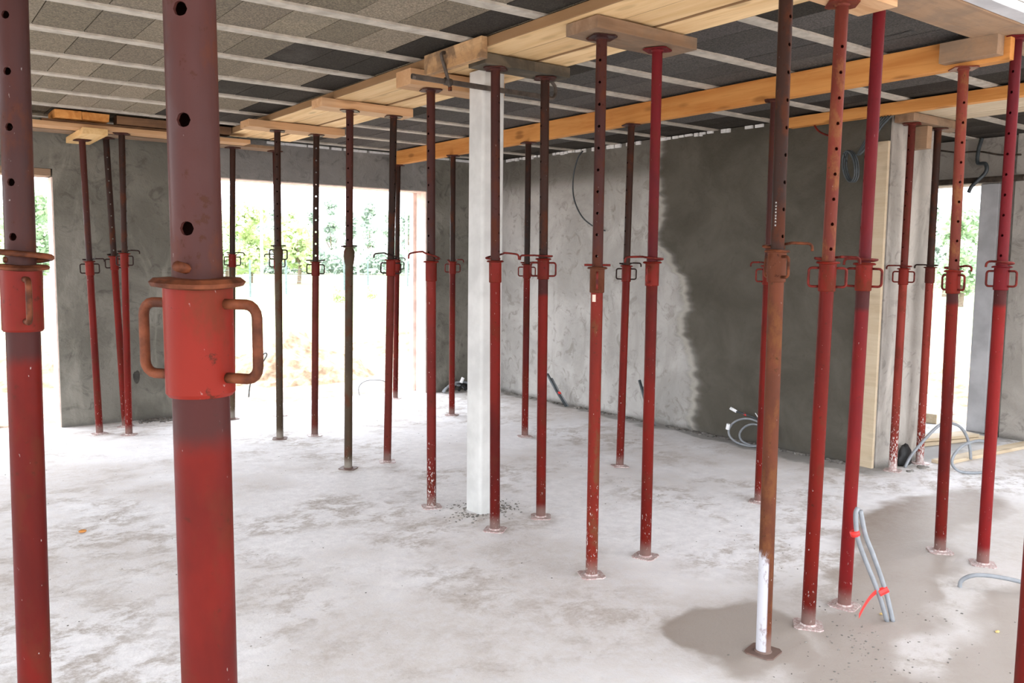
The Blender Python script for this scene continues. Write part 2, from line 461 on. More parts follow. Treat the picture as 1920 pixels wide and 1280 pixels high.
# ceiling: deck above, concrete joists and fibre blocks as parts
bm = bmesh.new()
add_box(bm, -4.0, 3.45, -2.0, 9.06, ZC+.02, ZC+.24)
add_box(bm, 3.45, 8.75, 1.90, 9.06, ZC+.02, ZC+.24)
add_box(bm, 3.45, 8.75, -2.0, 1.42, ZC+.02, ZC+.24)  # unseen slab piece added to cut sky light on the front right
ceil = struct('ceiling', bm, M['joist'])
JY = [-1.43, -.82, -.21, .40, 1.02, 1.63, 2.22, 2.84, 3.46, 4.075, 4.675, 5.32, 5.955, 6.60, 7.26, 7.93, 8.60]
JW = .085
for i, y in enumerate(JY):
    bm = bmesh.new()
    xs = [(-4.0 if y < 8.8 else 0) + t*.5 for t in range(26)]
    x0 = -4.0; x1 = 8.74 if y > 1.9 else 3.4
    n = 40; rows = []
    for s in range(n+1):
        x = x0 + (x1-x0)*s/n
        e1 = random.uniform(-.004, .004); e2 = random.uniform(-.004, .004)
        rows.append([bm.verts.new(p) for p in ((x, y-JW/2+e1, ZC+.03), (x, y-JW/2+e1, ZC-.004), (x, y+JW/2+e2, ZC-.004), (x, y+JW/2+e2, ZC+.03))])
    for a, b in zip(rows, rows[1:]):
        for q in range(3): bm.faces.new((a[q], a[q+1], b[q+1], b[q]))
    bmesh.ops.recalc_face_normals(bm, faces=bm.faces)
    link('joist', bm, M['joist'], ceil)
bays = [(JY[i]+JW/2, JY[i+1]-JW/2) for i in range(len(JY)-1)] + [(JY[-1]+JW/2, 8.81), (-1.99, JY[0]-JW/2)]
for bi, (a, b) in enumerate(bays):
    bm = bmesh.new(); lay = bm.loops.layers.color.new('tone')
    wdt = .252
    x = -4.0 + random.uniform(-.1, 0)*0
    idx = 0
    x1 = 8.74 if a > 1.8 else 3.4
    off = .704 - wdt*round((.704+4.0)/wdt)
    x = off
    while x < x1:
        xa, xb = x+.003, min(x+wdt-.003, x1)
        if xb - xa > .02:
            zz = ZC + .006 + random.uniform(0, .004)
            nf = len(bm.faces)
            g = .0
            add_box(bm, xa, xb, a+.001, b-.001, zz, ZC+.05)
            bm.faces.ensure_lookup_table()
            mid = (xa+xb)/2
            dark = (2.02 + .35*(bi % 2) < mid < 2.72 or 3.38 < mid < 3.55+.3*(bi % 3 == 0) or mid > 5.80) and a > 1.5
            if 2.0 < mid < 2.5 and a < 4.6: dark = False
            t = random.uniform(.9, 1.1)
            if dark: cc = (.225*t, .21*t, .19*t)
            elif mid > 3.3: cc = (.33*t, .32*t, .31*t)
            else: cc = (.50*t, .465*t, .405*t)
            for f in list(bm.faces)[nf:]:
                for lp in f.loops: lp[lay] = (*cc, 1)
        x += wdt
    link('infill_blocks', bm, M['block'], ceil)
# faded stencil printed on one block (not legible)
bm = bmesh.new(); A_ = Vector((4.407, 2.45, 0)); B_ = Vector((4.42, 2.71, 0)); u_ = (B_-A_).normalized(); w_ = Vector((-u_.y, u_.x, 0)); Lt = (B_-A_).length
t_ = 0
while t_ < Lt - .02:
    c_w = random.uniform(.010, .016)
    for (a0, a1, b0, b1) in random.choice((((0, .3, 0, 1), (.7, 1, 0, 1), (0, 1, .7, 1)), ((0, .3, 0, 1), (0, 1, 0, .25), (0, 1, .75, 1)), ((0, 1, 0, .25), (.35, .65, 0, 1)), ((0, .3, 0, 1), (.7, 1, .4, 1), (0, 1, .4, .6)))):
        P_ = [A_ + u_*(t_+c_w*a) + w_*(.03*b) for a, b in ((a0, b0), (a1, b0), (a1, b1), (a0, b1))]
        bm.faces.new([bm.verts.new((p.x, p.y, ZC+.0045)) for p in P_])
    t_ += c_w + (.006 if random.random() < .8 else .03)
o = link('stencil', bm, plain('faded_ink', (.07, .068, .066), .95), ceil, solid=.0005); o['label'] = 'faded black stencil'
# torn white filler along the head of the walls
bm = bmesh.new()
y = 8.7
while y > 3.9:
    L = random.uniform(.02, .09)
    if random.random() < .75 and not (5.0 < y < 5.1):
        xf = 6.12 + (8.81-y)/(8.81-3.64)*.15
        add_box(bm, xf-.012-random.uniform(0, .012), xf+.01, y-L, y, ZC-.018-random.uniform(0, .022), ZC-.002)
    y -= L + random.uniform(0, .03)
struct('trim_3', bm, M['white'])
bm = bmesh.new()
x = 3.30
while x < 6.1:
    L = random.uniform(.1, .3)
    add_box(bm, x, x+L, Y0-.02, Y0, ZC-.022-random.uniform(0, .008), ZC-.002); x += L + random.uniform(0, .04)
struct('trim_4', bm, M['white'])

# ground outside: gently uneven bare soil near the house, meadow beyond
k = NT('site_ground', .95, .15)
s_ = k.xyz()
n1 = k.noise(.5, 6, k.obj, .6, .3); n2 = k.noise(5, 6, k.obj, .7); n3 = k.noise(.08, 4, k.obj)
soil = k.mix(k.ramp(n2, .35, .65), (.40, .335, .27), (.20, .14, .095))
grass = k.mix(k.ramp(n1, .35, .65), (.30, .32, .19), (.20, .25, .12))
dist = k.math('ADD', k.math('ADD', k.math('MULTIPLY', s_[0], .5), k.math('MULTIPLY', s_[1], .85)), k.math('MULTIPLY', n1, 7))
ground_m = k.done(k.mix(k.ramp(dist, 20, 25), soil, grass), n2, .6, .04)
bm = bmesh.new()
def coords(a, b, n, p=2.2):
    return [a + (b-a)*(i/n)**p for i in range(n+1)]
gx = [-x for x in coords(0, 260, 30)][::-1] + [8.76*i/12 for i in range(1, 12)] + [8.76+v for v in coords(0, 320, 34)]
gy = [9.07+v for v in coords(0, 320, 46)]
def gz(x, y):
    d = max(0, min(1, (y-10)/6))
    return -.13 + .05*sin(x*1.3+y*.7)*cos(y*.9-x*.4)*min(1, max(0, (y-9.5))) * max(0, 1-(y-9)/30)
grid = [[bm.verts.new((x, y, gz(x, y))) for x in gx] for y in gy]
for a, b in zip(grid, grid[1:]):
    for i in range(len(gx)-1): bm.faces.new((a[i], a[i+1], b[i+1], b[i]))
gx2 = [8.76+v for v in coords(0, 320, 30)]
gy2 = [-200, -60, -20, -8, -3, 0, 2, 3, 4, 5, 6, 7, 8, 9.07]
grid = [[bm.verts.new((x, y, -.13)) for x in gx2] for y in gy2]
for a, b in zip(grid, grid[1:]):
    for i in range(len(gx2)-1): bm.faces.new((a[i], a[i+1], b[i+1], b[i]))
add_box(bm, -260, -5.01, -200, 9.07, -.3, -.13)
add_box(bm, -5.01, 8.76, -200, -3.01, -.3, -.13)
struct('ground', bm, ground_m)

# ------------------------------------------------------------------ steel props
def dirs(bx, by):
    r = hypot(bx, by); d = Vector((-bx/r, -by/r, 0)); f = -d
    return d, Vector((f.y, -f.x, 0))
def az(bx, by, deg):
    """angle in the plan of a direction given relative to the line of sight: 0 faces the viewer, +90 is the viewer's right"""
    d, r = dirs(bx, by); a = radians(deg); v = d*cos(a) + r*sin(a); return atan2(v.y, v.x)

def holed_tube(bm, r, z0, z1, holes, ang, hr=.0075, n=24):
    """a tube whose wall is pierced by a row of round holes on both sides"""
    half = 2                                   # the patch spans 2*half segments
    hz = .014
    segs = [z0]
    for h in holes: segs += [h-hz, h+hz]
    segs.append(z1)
    def P(i, z): a = ang + 2*pi*i/n; return (r*cos(a), r*sin(a), z)
    ring = {}
    def V(i, z):
        key = (i % n, round(z, 5))
        if key not in ring: ring[key] = bm.verts.new(P(i, z))
        return ring[key]
    for a, b in zip(segs[::2], segs[1::2]):
        for i in range(n): bm.faces.new((V(i, a), V(i+1, a), V(i+1, b), V(i, b)))
    for h in holes:
        a, b = h-hz, h+hz
        for c in (0, n//2):
            loop = [V(c+i, a) for i in range(-half, half+1)] + [V(c+half, h)] + [V(c+i, b) for i in range(half, -half-1, -1)] + [V(c-half, h)]
            L = len(loop); inner = []
            for v in loop:
                aa = atan2(v.co.y, v.co.x) - ang - 2*pi*c/n
                aa = (aa+pi) % (2*pi) - pi
                u = aa*r; dz = v.co.z - h
                t = atan2(dz, u)
                ia = ang + 2*pi*c/n + hr*cos(t)/r
                inner.append(bm.verts.new((r*cos(ia), r*sin(ia), h + hr*sin(t))))
            for q in range(L):
                bm.faces.new((loop[q], loop[(q+1) % L], inner[(q+1) % L], inner[q]))
        for c0, c1 in ((half, n//2-half), (n//2+half, n-half)):
            for i in range(c0, c1):
                if i == c0 and i == c1-1:
                    bm.faces.new((V(i, a), V(i+1, a), V(i+1, h), V(i+1, b), V(i, b), V(i, h)))
                elif i == c0: bm.faces.new((V(i, a), V(i+1, a), V(i+1, b), V(i, b), V(i, h)))
                elif i == c1-1: bm.faces.new((V(i, a), V(i+1, a), V(i+1, h), V(i+1, b), V(i, b)))
                else: bm.faces.new((V(i, a), V(i+1, a), V(i+1, b), V(i, b)))

def plate(bm, z0, z1, s, rot, up):
    """a square end plate with clipped corners and slightly dished edges"""
    q = s/2; c = q*.72
    pts = [(q, -c), (q, c), (c, q), (-c, q), (-q, c), (-q, -c), (-c, -q), (c, -q)]
    R = [(x*cos(rot)-y*sin(rot), x*sin(rot)+y*cos(rot)) for x, y in pts]
    lo = [bm.verts.new((x, y, z0)) for x, y in R]; hi = [bm.verts.new((x, y, z1)) for x, y in R]
    bm.faces.new(lo[::-1]); bm.faces.new(hi)
    for i in range(8): bm.faces.new((lo[i], lo[(i+1) % 8], hi[(i+1) % 8], hi[i]))

PROP_GROUP = 'adjustable steel props under the new ceiling'
BASES = [(3.6, 1.97), (3.057, 4.425), (6.58, 3.55), (6.50, 3.50), (6.08, 7.16), (6.08, 5.84)]
def prop(bx, by, tx, ty, zt, zc, label, outer='red', collar='redcollar', inner='innerdark', pin=('hook', 90, .12, .02), handles=90,
         hole=60, barrel=False, sticker=False, stamp=None, rod='rodred', phole=.105, plate_s=.125, hr=.0075):
    BASES.append((bx, by))
    base = Vector((bx, by, 0)); top = Vector((tx, ty, zt))
    ax = top - base; L = ax.length
    q = Vector((0, 0, 1)).rotation_difference(ax.normalized())
    e = empty('steel_prop', base, label, 'steel prop', PROP_GROUP, q)
    zc = zc*L/zt; hc = .128
    RO, RI, RC = .0302, .0268, .0365
    rot = random.uniform(-.5, .5) + az(bx, by, 0)
    # outer tube
    bm = bmesh.new(); add_lathe(bm, [(RO-.004, .006), (RO, .006), (RO, zc-hc-.004), (RO, zc-.05), (RO-.004, zc-.05)], 32)
    o = sharp(link('outer_tube', bm, M[outer], e, smooth=True))
    # foot plate and weld
    bm = bmesh.new(); plate(bm, 0, .006, plate_s, rot, True)
    add_lathe(bm, [(RO+.006, .006), (RO+.001, .013)], 20)
    link('base_plate', bm, M['dustyred' if outer not in ('rustbrown', 'olive') else 'rustcollar'], e)
    # collar with flange
    bm = bmesh.new()
    if barrel:
        add_lathe(bm, [(RO, zc-hc-.012), (RC-.006, zc-hc-.006), (RC, zc-hc+.02), (RC+.005, zc-.07), (RC+.003, zc-.03), (RC-.006, zc-.010), (RI+.001, zc-.004)], 28)
        add_lathe(bm, [(RI+.001, zc-.008), (RC+.008, zc-.006), (RC+.009, zc), (RI+.001, zc+.001)], 28)
    else:
        add_lathe(bm, [(RO+.0005, zc-hc), (RC-.003, zc-hc-.001), (RC, zc-hc+.003), (RC, zc-.010)], 32)
    co = sharp(link('collar', bm, M[collar], e, smooth=True))
    if not barrel:
        bm = bmesh.new()
        n = 32; pr = [(RC-.001, -.012), (RC+.011, -.010), (RC+.0135, -.0055), (RC+.008, -.001), (RI+.002, 0), (RI+.001, -.006)]
        rings = [[bm.verts.new(((r+.0012*sin(3*i+r*90))*cos(2*pi*i/n), (r+.0012*sin(3*i+r*90))*sin(2*pi*i/n), zc+z+.0012*sin(2*pi*i/n*2+bx*7))) for i in range(n)] for r, z in pr]
        for a, b in zip(rings, rings[1:]):
            for i in range(n): bm.faces.new((a[i], a[(i+1) % n], b[(i+1) % n], b[i]))
        fl = sharp(link('flange', bm, M['rod' if rod == 'rod' else collar], co, smooth=True))
    # handles: bent rods welded to the collar
    if handles is not None:
        for k_ in (0, 1):
            a = az(bx, by, handles) + pi*k_
            d = Vector((cos(a), sin(a), 0))
            zt_, zb_ = zc-.028, zc-.108
            r0, r1 = RC-.002, RC+.040
            pts = [d*r0 + Vector((0, 0, zt_)), d*(r0+.012) + Vector((0, 0, zt_))]
            for s in range(5):
                t = pi/2*s/4; pts.append(d*(r1-.014+.014*sin(t)) + Vector((0, 0, zt_-.014+.014*cos(t))))
            for s in range(5):
                t = pi/2*s/4; pts.append(d*(r1-.014+.014*cos(t)) + Vector((0, 0, zb_+.014-.014*sin(t))))
            pts += [d*(r0+.012) + Vector((0, 0, zb_)), d*r0 + Vector((0, 0, zb_))]
            bm = bmesh.new(); sweep(bm, pts, .0058, 10)
            link('handle', bm, M[rod], co, smooth=True)
    # inner tube with its row of holes
    ha = az(bx, by, hole)
    z = zc + .052; hs = []
    while z < L - .09: hs.append(z); z += phole
    bm = bmesh.new(); holed_tube(bm, RI, zc-.06, L-.006, hs, ha, hr)
    for ed in bm.edges:
        if ed.is_boundary: ed.smooth = False
    it = link('inner_tube', bm, M[inner], e, smooth=True, solid=.0035)
    bm = bmesh.new(); plate(bm, L-.006, L, plate_s, rot+.1, False)
    add_lathe(bm, [(RI+.001, L-.014), (RI+.006, L-.006)], 20)
    link('head_plate', bm, M[inner if inner != 'innerdark' else 'innerbrown'], e)
    if stamp:
        bm = bmesh.new(); z_ = stamp[0]; a0 = az(bx, by, stamp[2]); rs = RI + .0007
        def strip(aa, ab, za, zb):
            n_ = 3
            for i in range(n_):
                t0 = aa+(ab-aa)*i/n_; t1 = aa+(ab-aa)*(i+1)/n_
                bm.faces.new([bm.verts.new((rs*cos(t), rs*sin(t), zz)) for t, zz in ((t0, za), (t1, za), (t1, zb), (t0, zb))])
        while z_ < stamp[1]:
            strip(a0-.09, a0-.05, z_, z_+.007); strip(a0+.05, a0+.09, z_, z_+.007)
            q_ = random.choice((0, .0025, .005)); strip(a0-.05, a0+.05, z_+q_, z_+q_+.002)
            z_ += .0125
        link('stamped_marks', bm, M[stamp[3]], e)['label'] = 'worn stamped marks, not legible'
    # pin
    kind, beta, reach, arch = pin
    a = az(bx, by, beta); d = Vector((cos(a), sin(a), 0)); s = Vector((-sin(a), cos(a), 0))
    zp = zc + .0085
    if kind == 'rod':
        pts = [d*(-reach) + Vector((0, 0, zp)), d*(-reach*.5) + Vector((0, 0, zp)), Vector((0, 0, zp)), d*reach*.6 + Vector((0, 0, zp+arch*.4)), d*reach + Vector((0, 0, zp+arch))]
    else:
        RR = .052
        pts = [d*.03 + Vector((0, 0, zp)), Vector((0, 0, zp)), d*(-.032) + Vector((0, 0, zp))]
        for i in range(13):
            t = pi*(1 - .95*i/12) + .0
            rr = RR
            pts.append(d*(rr*cos(t)) + s*(rr*sin(t)) + Vector((0, 0, zp + .004 + arch*i/12)))
        x0 = RR*cos(pi*.05); 
        for i in range(1, 5):
            t = i/4
            pts.append(d*(x0 + (reach-x0)*t) + s*(RR*sin(pi*.05)*(1-t)+.006) + Vector((0, 0, zp+.004+arch*(1-.25*t*t))))
        pts += [d*(reach+.010) + s*.004 + Vector((0, 0, zp-.004+arch*.7)), d*(reach+.012) + s*.0 + Vector((0, 0, zp-.022+arch*.6))]
        pts = spline(pts, 3)
    bm = bmesh.new(); sweep(bm, pts, .0058, 8)
    link('locking_pin', bm, M[rod], e, smooth=True)
    if sticker:
        a0 = az(bx, by, -28); bm = bmesh.new(); vs = []
        for i in range(5):
            t = a0 - .32 + .64*i/4
            vs.append([bm.verts.new(((RO+.0006)*cos(t), (RO+.0006)*sin(t), zz)) for zz in (zc-hc-.045, zc-hc-.01)])
        for p, n_ in zip(vs, vs[1:]): bm.faces.new((p[0], n_[0], n_[1], p[1]))
        link('sticker', bm, M['sticker'], e)['label'] = 'pale paper sticker'
    return e

prop(.2064, 1.8866, .2276, 1.8914, 2.72, 1.582, 'thick near prop cut by the left edge of the photo, purple-brown top tube', 'redband', 'redcollar', 'innerbrown', ('hook', -70, .075, .012), 8, -28, rod='rod', phole=.102)
prop(.2879, .9464, .2699, .9550, 2.72, 1.578, 'nearest and widest prop, big red collar with two rusty handles in the left foreground', 'redband', 'redcollar', 'innerbrown', ('rod', -25, .045, .004), 50, -20, rod='rod', phole=.112)
prop(1.529, 8.319, 1.476, 8.367, 2.610, 1.556, 'far left red prop under a short light timber block, in front of the pier', 'red', 'redcollar', 'innerbrown', ('hook', 80, .11, .006), 85, 90, rod='roddark')
prop(1.796, 8.55, 1.702, 8.53, 2.666, 1.602, 'leaning red prop whose foot stands behind its neighbour before the pier', 'red', 'redcollar', 'innerdark', ('hook', 90, .09, .01), -95, 180, rod='roddark')
prop(1.735, 8.128, 1.751, 8.135, 2.666, 1.630, 'upright red prop in front of the leaning one at the left pier', 'red', 'redcollar', 'innerdark', ('hook', 85, .11, .012), 62, 75, rod='roddark')
prop(2.755, 8.402, 2.817, 8.42, 2.666, 1.635, 'dark slim prop just right of the nearest prop, seen against the meadow', 'olive', 'redcollar', 'innerdark', ('hook', 80, .10, .004), 90, 90, rod='roddark')
prop(3.217, 8.316, 3.237, 8.40, 2.666, 1.621, 'prop mostly hidden behind an olive-brown one by the big opening', 'red', 'redcollar', 'innerbrown', ('hook', -90, .11, .006), -80, 180, rod='roddark')
prop(2.798, 7.242, 2.800, 7.212, 2.688, 1.700, 'olive-brown prop with a barrel collar and dark patch, left end of light bearer', 'olive', 'olive', 'innerdark', ('rod', -80, .065, -.002), 75, -12, barrel=True, rod='roddark')
prop(3.111, 7.205, 3.160, 7.22, 2.688, 1.575, 'red prop whose round holes let daylight shine straight through', 'brownred', 'redcollar', 'innerdark', ('rod', 90, .085, .006), 90, 0, rod='roddark', hr=.0095)

prop(2.821, 5.907, 2.838, 5.880, 2.688, 1.690, 'olive-brown prop with a bulging barrel collar and no side handles', 'olive', 'olive', 'innerbrown', ('rod', -80, .06, -.006), None, -25, barrel=True, rod='roddark')
prop(3.177, 5.944, 3.211, 5.897, 2.688, 1.602, 'brownish red prop with raised looped pin and black foot, right end of light bearer', 'brownred', 'redcollar', 'innerdark', ('hook', -85, .12, .035), 88, 50, rod='roddark')
prop(4.735, 8.66, 4.742, 8.60, 2.658, 1.604, 'farthest prop under the end of the orange beam, half hidden by a nearer one', 'red', 'redcollar', 'innerdark', ('hook', 90, .08, .004), 90, 90, rod='roddark')
prop(2.819, 4.669, 2.805, 4.671, 2.652, 1.595, 'red prop with paint chipped to white near its foot and a high hooked pin', 'chipred', 'redcollar', 'innerbrown', ('hook', -88, .13, .045), None, -40)
prop(4.708, 7.399, 4.732, 7.44, 2.658, 1.589, 'slim red prop left of the white column by the dark corner', 'red', 'redcollar', 'innerdark', ('hook', 85, .10, .008), 88, 90)
prop(2.885, 4.048, 2.865, 4.062, 2.688, 1.603, 'red prop directly in front of the white column, pin hooked to the right', 'red', 'redcollar', 'innerbrown', ('hook', 88, .125, .03), None, 60)
prop(4.689, 6.122, 4.728, 6.18, 2.658, 1.575, 'slender red prop close behind left of another one, between column and wall', 'red', 'redcollar', 'innerdark', ('hook', 90, .09, .006), 88, 60)
prop(3.272, 4.095, 3.244, 4.085, 2.688, 1.620, 'red prop under the right end of the dark stained bearer, ear handles both sides', 'redband', 'redcollar', 'innerdark', ('hook', -88, .13, .004), 84, -55)
prop(2.866, 3.163, 2.873, 3.18, 2.688, 1.577, 'scuffed red prop with a small pale sticker below its collar', 'wornred', 'rustcollar', 'innerbrown', ('rod', 90, .065, 0), 0, -12, sticker=True)
prop(4.620, 4.796, 4.719, 4.863, 2.658, 1.579, 'red prop before the plaster wall with thin dark handles, left of a brighter prop', 'red', 'redcollar', 'innerdark', ('hook', 85, .10, .006), 88, -50, rod='roddark')
prop(3.297, 3.205, 3.257, 3.18, 2.688, 1.607, 'bright red prop under the right end of the old thick timber bearer', 'red', 'redcollar', 'innercrimson', ('hook', -88, .13, .012), -22, 90)
prop(4.711, 3.537, 4.711, 3.537, 2.658, 1.594, 'red prop almost hidden behind the rusty brown one', 'red', 'redcollar', 'innerbrown', ('hook', -90, .10, .006), -80, 90)
prop(2.872, 2.105, 2.866, 2.12, 2.688, 1.658, 'rusty brown prop with a white painted stripe at its foot', 'rustbrown', 'rustcollar', 'innerdark', ('hook', 92, .12, .014), 35, 48, rod='rod', stamp=(1.75, 1.84, -22, 'precast'))
prop(3.255, 2.155, 3.287, 2.150, 2.688, 1.615, 'red prop with orange worn top tube full of holes, right of the rusty one', 'red', 'redcollar', 'innerred', ('hook', 92, .115, .008), 88, 20)
prop(3.590, 2.189, 3.608, 2.174, 2.778, 1.613, 'purplish crimson prop beside the leaning grey conduits', 'crimsonband', 'redcollar', 'innercrimson', ('hook', -92, .075, .004), 82, -82)
prop(6.320, 3.50, 6.336, 3.505, 2.672, 1.584, 'red prop at the wall end with its lower part pale with dust', 'dustyred', 'redcollar', 'brownred', ('hook', -90, .11, .006), 80, -40)
prop(6.753, 3.515, 6.732, 3.51, 2.672, 1.595, 'dark red prop at the left edge of the right-hand doorway', 'dustyred', 'brownred', 'innerdark', ('hook', -90, .10, .004), None, 90, rod='roddark')
prop(4.739, 2.321, 4.719, 2.340, 2.658, 1.581, 'red prop in front of the right-hand doorway, orange-red top tube with holes', 'redband', 'redcollar', 'innerred', ('hook', 60, .085, .010), 45, 22, stamp=(2.02, 2.09, 26, 'black'))
prop(4.726, 2.082, 4.772, 2.103, 2.778, 1.607, 'bright crimson prop at the right edge under the worn shutter board', 'crimsonband', 'crimson', 'innercrimson', ('hook', -75, .065, .010), 65, -20)
prop(2.1264, .8164, 2.126, .816, 2.688, 1.60, 'near red prop of which only a sliver shows at the bottom right corner', 'red', 'redcollar', 'innerred', ('rod', 90, .05, 0), 0, 40)

# ------------------------------------------------------------------ timber
def timber(name, x0, x1, y0, y1, z0, z1, mat, label, cat, group=None, rough=.0015, bev=.0025, yaw=0.0, seg=None):
    lx, ly, lz = x1-x0, y1-y0, z1-z0
    along_y = ly > lx
    L, Wd = (ly, lx) if along_y else (lx, ly)
    n = seg or max(2, int(L/.15))
    bm = bmesh.new(); rows = []
    for i in range(n+1):
        x = -L/2 + L*i/n
        j = lambda: random.uniform(-rough, rough)
        rows.append([bm.verts.new((x, sy*Wd/2+j(), (lz if sz else 0)+(-abs(j()) if sz else abs(j())))) for sy, sz in ((-1, 0), (1, 0), (1, 1), (-1, 1))])
    for a, b in zip(rows, rows[1:]):
        for q in range(4): bm.faces.new((a[q], a[(q+1) % 4], b[(q+1) % 4], b[q]))
    bm.faces.new(rows[0]); bm.faces.new(rows[-1][::-1])
    bmesh.ops.recalc_face_normals(bm, faces=bm.faces)
    o = link(name, bm, M[mat], loc=((x0+x1)/2, (y0+y1)/2, z0), rz=(pi/2 if along_y else 0)+yaw, bev=bev)
    return tag(o, label, cat, group)

# deck of boards under the ceiling, long direction
PG = 'soffit boards under the cast beam'
PB = 2.755
for i, (a, b, nm) in enumerate(((2.70, 2.915, 'left'), (2.920, 3.134, 'middle'), (3.140, 3.355, 'right'))):
    zo = (0, .007, .002)[i]
    timber('soffit_board', a, b, 1.95, 5.86-.002, PB+zo, 2.808, 'deckpine', 'pale pine soffit board, %s one of the three in the near half of the deck' % nm, 'board', PG)
    timber('soffit_board', a, b, 5.862, 8.30, PB+(.001, .006, 0)[i], 2.808, 'deckpine', 'pale pine soffit board, %s one of the three in the far half of the deck' % nm, 'board', PG)
timber('side_board', 2.655, 2.697, 3.90, 4.50, 2.69, 2.806, 'stainwood', 'short stained board clamped to the left edge of the pine deck', 'board')
timber('bearer', 2.52, 3.39, 7.12, 7.33, 2.69, PB-.002, 'pine_red', 'far light pine bearer carried by the olive-brown prop and the daylight-holed one', 'bearer', 'bearers across the prop heads')
timber('bearer', 2.60, 3.351, 5.84, 6.02, 2.69, PB-.002, 'pine_red', 'light pine bearer across the middle of the deck, on the barrel-collar prop', 'bearer', 'bearers across the prop heads')
timber('bearer', 2.62, 3.32, 4.60, 4.78, 2.654, PB-.004, 'pine_red', 'bearer behind the white column, ending above the chipped red prop', 'bearer', 'bearers across the prop heads')
timber('bearer', 2.751, 3.365, 4.00, 4.17, 2.69, PB-.002, 'darkwood', 'dark stained bearer just in front of the white column head', 'bearer', 'bearers across the prop heads', .003)
timber('bearer', 2.745, 3.43, 3.07, 3.30, 2.69, PB-.002, 'oldwood', 'thick old brown bearer under the deck, nearest one fully in view', 'bearer', 'bearers across the prop heads', .003)
timber('bearer', 2.60, 3.52, 2.04, 2.22, 2.69, PB-.002, 'pine_red', 'bearer at the top edge of the photo above the rusty brown prop', 'bearer', 'bearers across the prop heads')
# long orange beam
timber('timber_beam', 4.70, 4.775, 2.10, 8.66, 2.66, 2.808, 'beamwood', 'long orange spruce beam running under the ceiling on a row of props', 'beam')
timber('splice_block', 4.625, 4.697, 2.13, 2.43, 2.682, 2.79, 'shutter', 'grey worn timber block on the near end of the orange beam', 'timber block')
timber('shutter_board', 3.56, 6.0, 1.99, 2.26, 2.78, 2.809, 'shutter', 'wide worn shutter board under the slab edge at the top right', 'board')
timber('edge_board', 3.56, 6.0, 1.90, 1.985, 2.785, 2.83, 'post', 'narrow grey edge strip along the slab edge at the top right', 'board')
# beam and boards over the right-hand passage
timber('timber_beam', 6.10, 6.18, 2.55, 4.45, 2.725, 2.808, 'beamwood', 'stained yellow timber running along the head of the right wall end', 'beam')
for x0, nm in ((6.20, 'beside the stained yellow timber'), (6.42, 'in the middle of three at the passage ceiling'), (6.64, 'farthest right of three at the passage ceiling')):
    timber('form_board', x0, x0+.205, 2.3, 3.60, 2.742, 2.772, 'drywood', 'pale form board ' + nm, 'board', 'pale form boards over the right-hand passage')
timber('bearer', 6.22, 7.02, 3.43, 3.58, 2.675, 2.738, 'oldwood', 'old wood bearer on the two props at the right wall end', 'bearer')
timber('timber_block', 6.50, 6.57, 3.47, 3.60, 2.50, 2.673, 'shutter', 'small upright brownish wood block hanging by the right wall end', 'timber block')
o = timber('stop_board', 6.232, 6.262, 3.625, 3.80, 0.0, 2.55, 'drywood', 'upright pale yellow board fixed at the end of the right wall', 'board')
# left back corner
timber('bearer', -1.5, 3.26, 8.30, 8.52, 2.668, 2.70, 'oldwood', 'long brown bearer board near the back wall at the left', 'bearer')
timber('form_board', -1.5, 2.86, 8.04, 8.24, 2.668, 2.706, 'pine_red', 'long plank with a light lower edge spanning the left back corner', 'board')
timber('form_board', 1.13, 2.45, 8.09, 8.24, 2.708, 2.732, 'brownwood', 'thin brown board lying on top of the long left plank', 'board')
timber('timber_block', 1.405, 1.60, 7.93, 8.72, 2.612, 2.666, 'pine2', 'short light timber block on the head of the far left prop', 'timber block')
timber('timber_block', 1.215, 1.415, 8.02, 8.34, 2.734, 2.806, 'beamwood', 'left one of two orange wood blocks wedged under the ceiling at the left', 'timber block', 'orange wood blocks under the ceiling', .004)
timber('timber_block', 1.422, 1.63, 8.02, 8.34, 2.734, 2.806, 'beamwood', 'right one of two orange wood blocks wedged under the ceiling, rounded corner', 'timber block', 'orange wood blocks under the ceiling', .006)
timber('form_timber', 1.70, 2.69, 8.06, 8.20, 2.734, 2.806, 'brownwood', 'dark brown timber wedged on edge between left plank and ceiling', 'timber')
timber('lintel_timber', -.68, 1.288, 8.82, 8.95, 2.32, 2.384, 'oldwood', 'brown timber under the head of the left opening', 'timber')
# planks on the ground by the right doorway
timber('floor_plank', 6.85, 8.30, 3.30, 3.42, 0, .03, 'drywood', 'long pale plank lying on the floor in the right-hand passage', 'plank', yaw=-.07)
timber('floor_plank', 7.25, 8.25, 3.75, 3.95, 0, .03, 'drywood', 'lower plank of the small pile at the doorway threshold', 'plank', 'planks piled at the doorway', yaw=-.2)
timber('floor_plank', 7.30, 8.15, 3.78, 3.95, .032, .06, 'drywood', 'upper plank of the small pile at the doorway threshold', 'plank', 'planks piled at the doorway', yaw=-.25)
timber('timber_block', 8.55, 8.95, 4.35, 4.60, 0.0, .10, 'drywood', 'pale squared block in the right-hand doorway', 'timber block', yaw=.2)

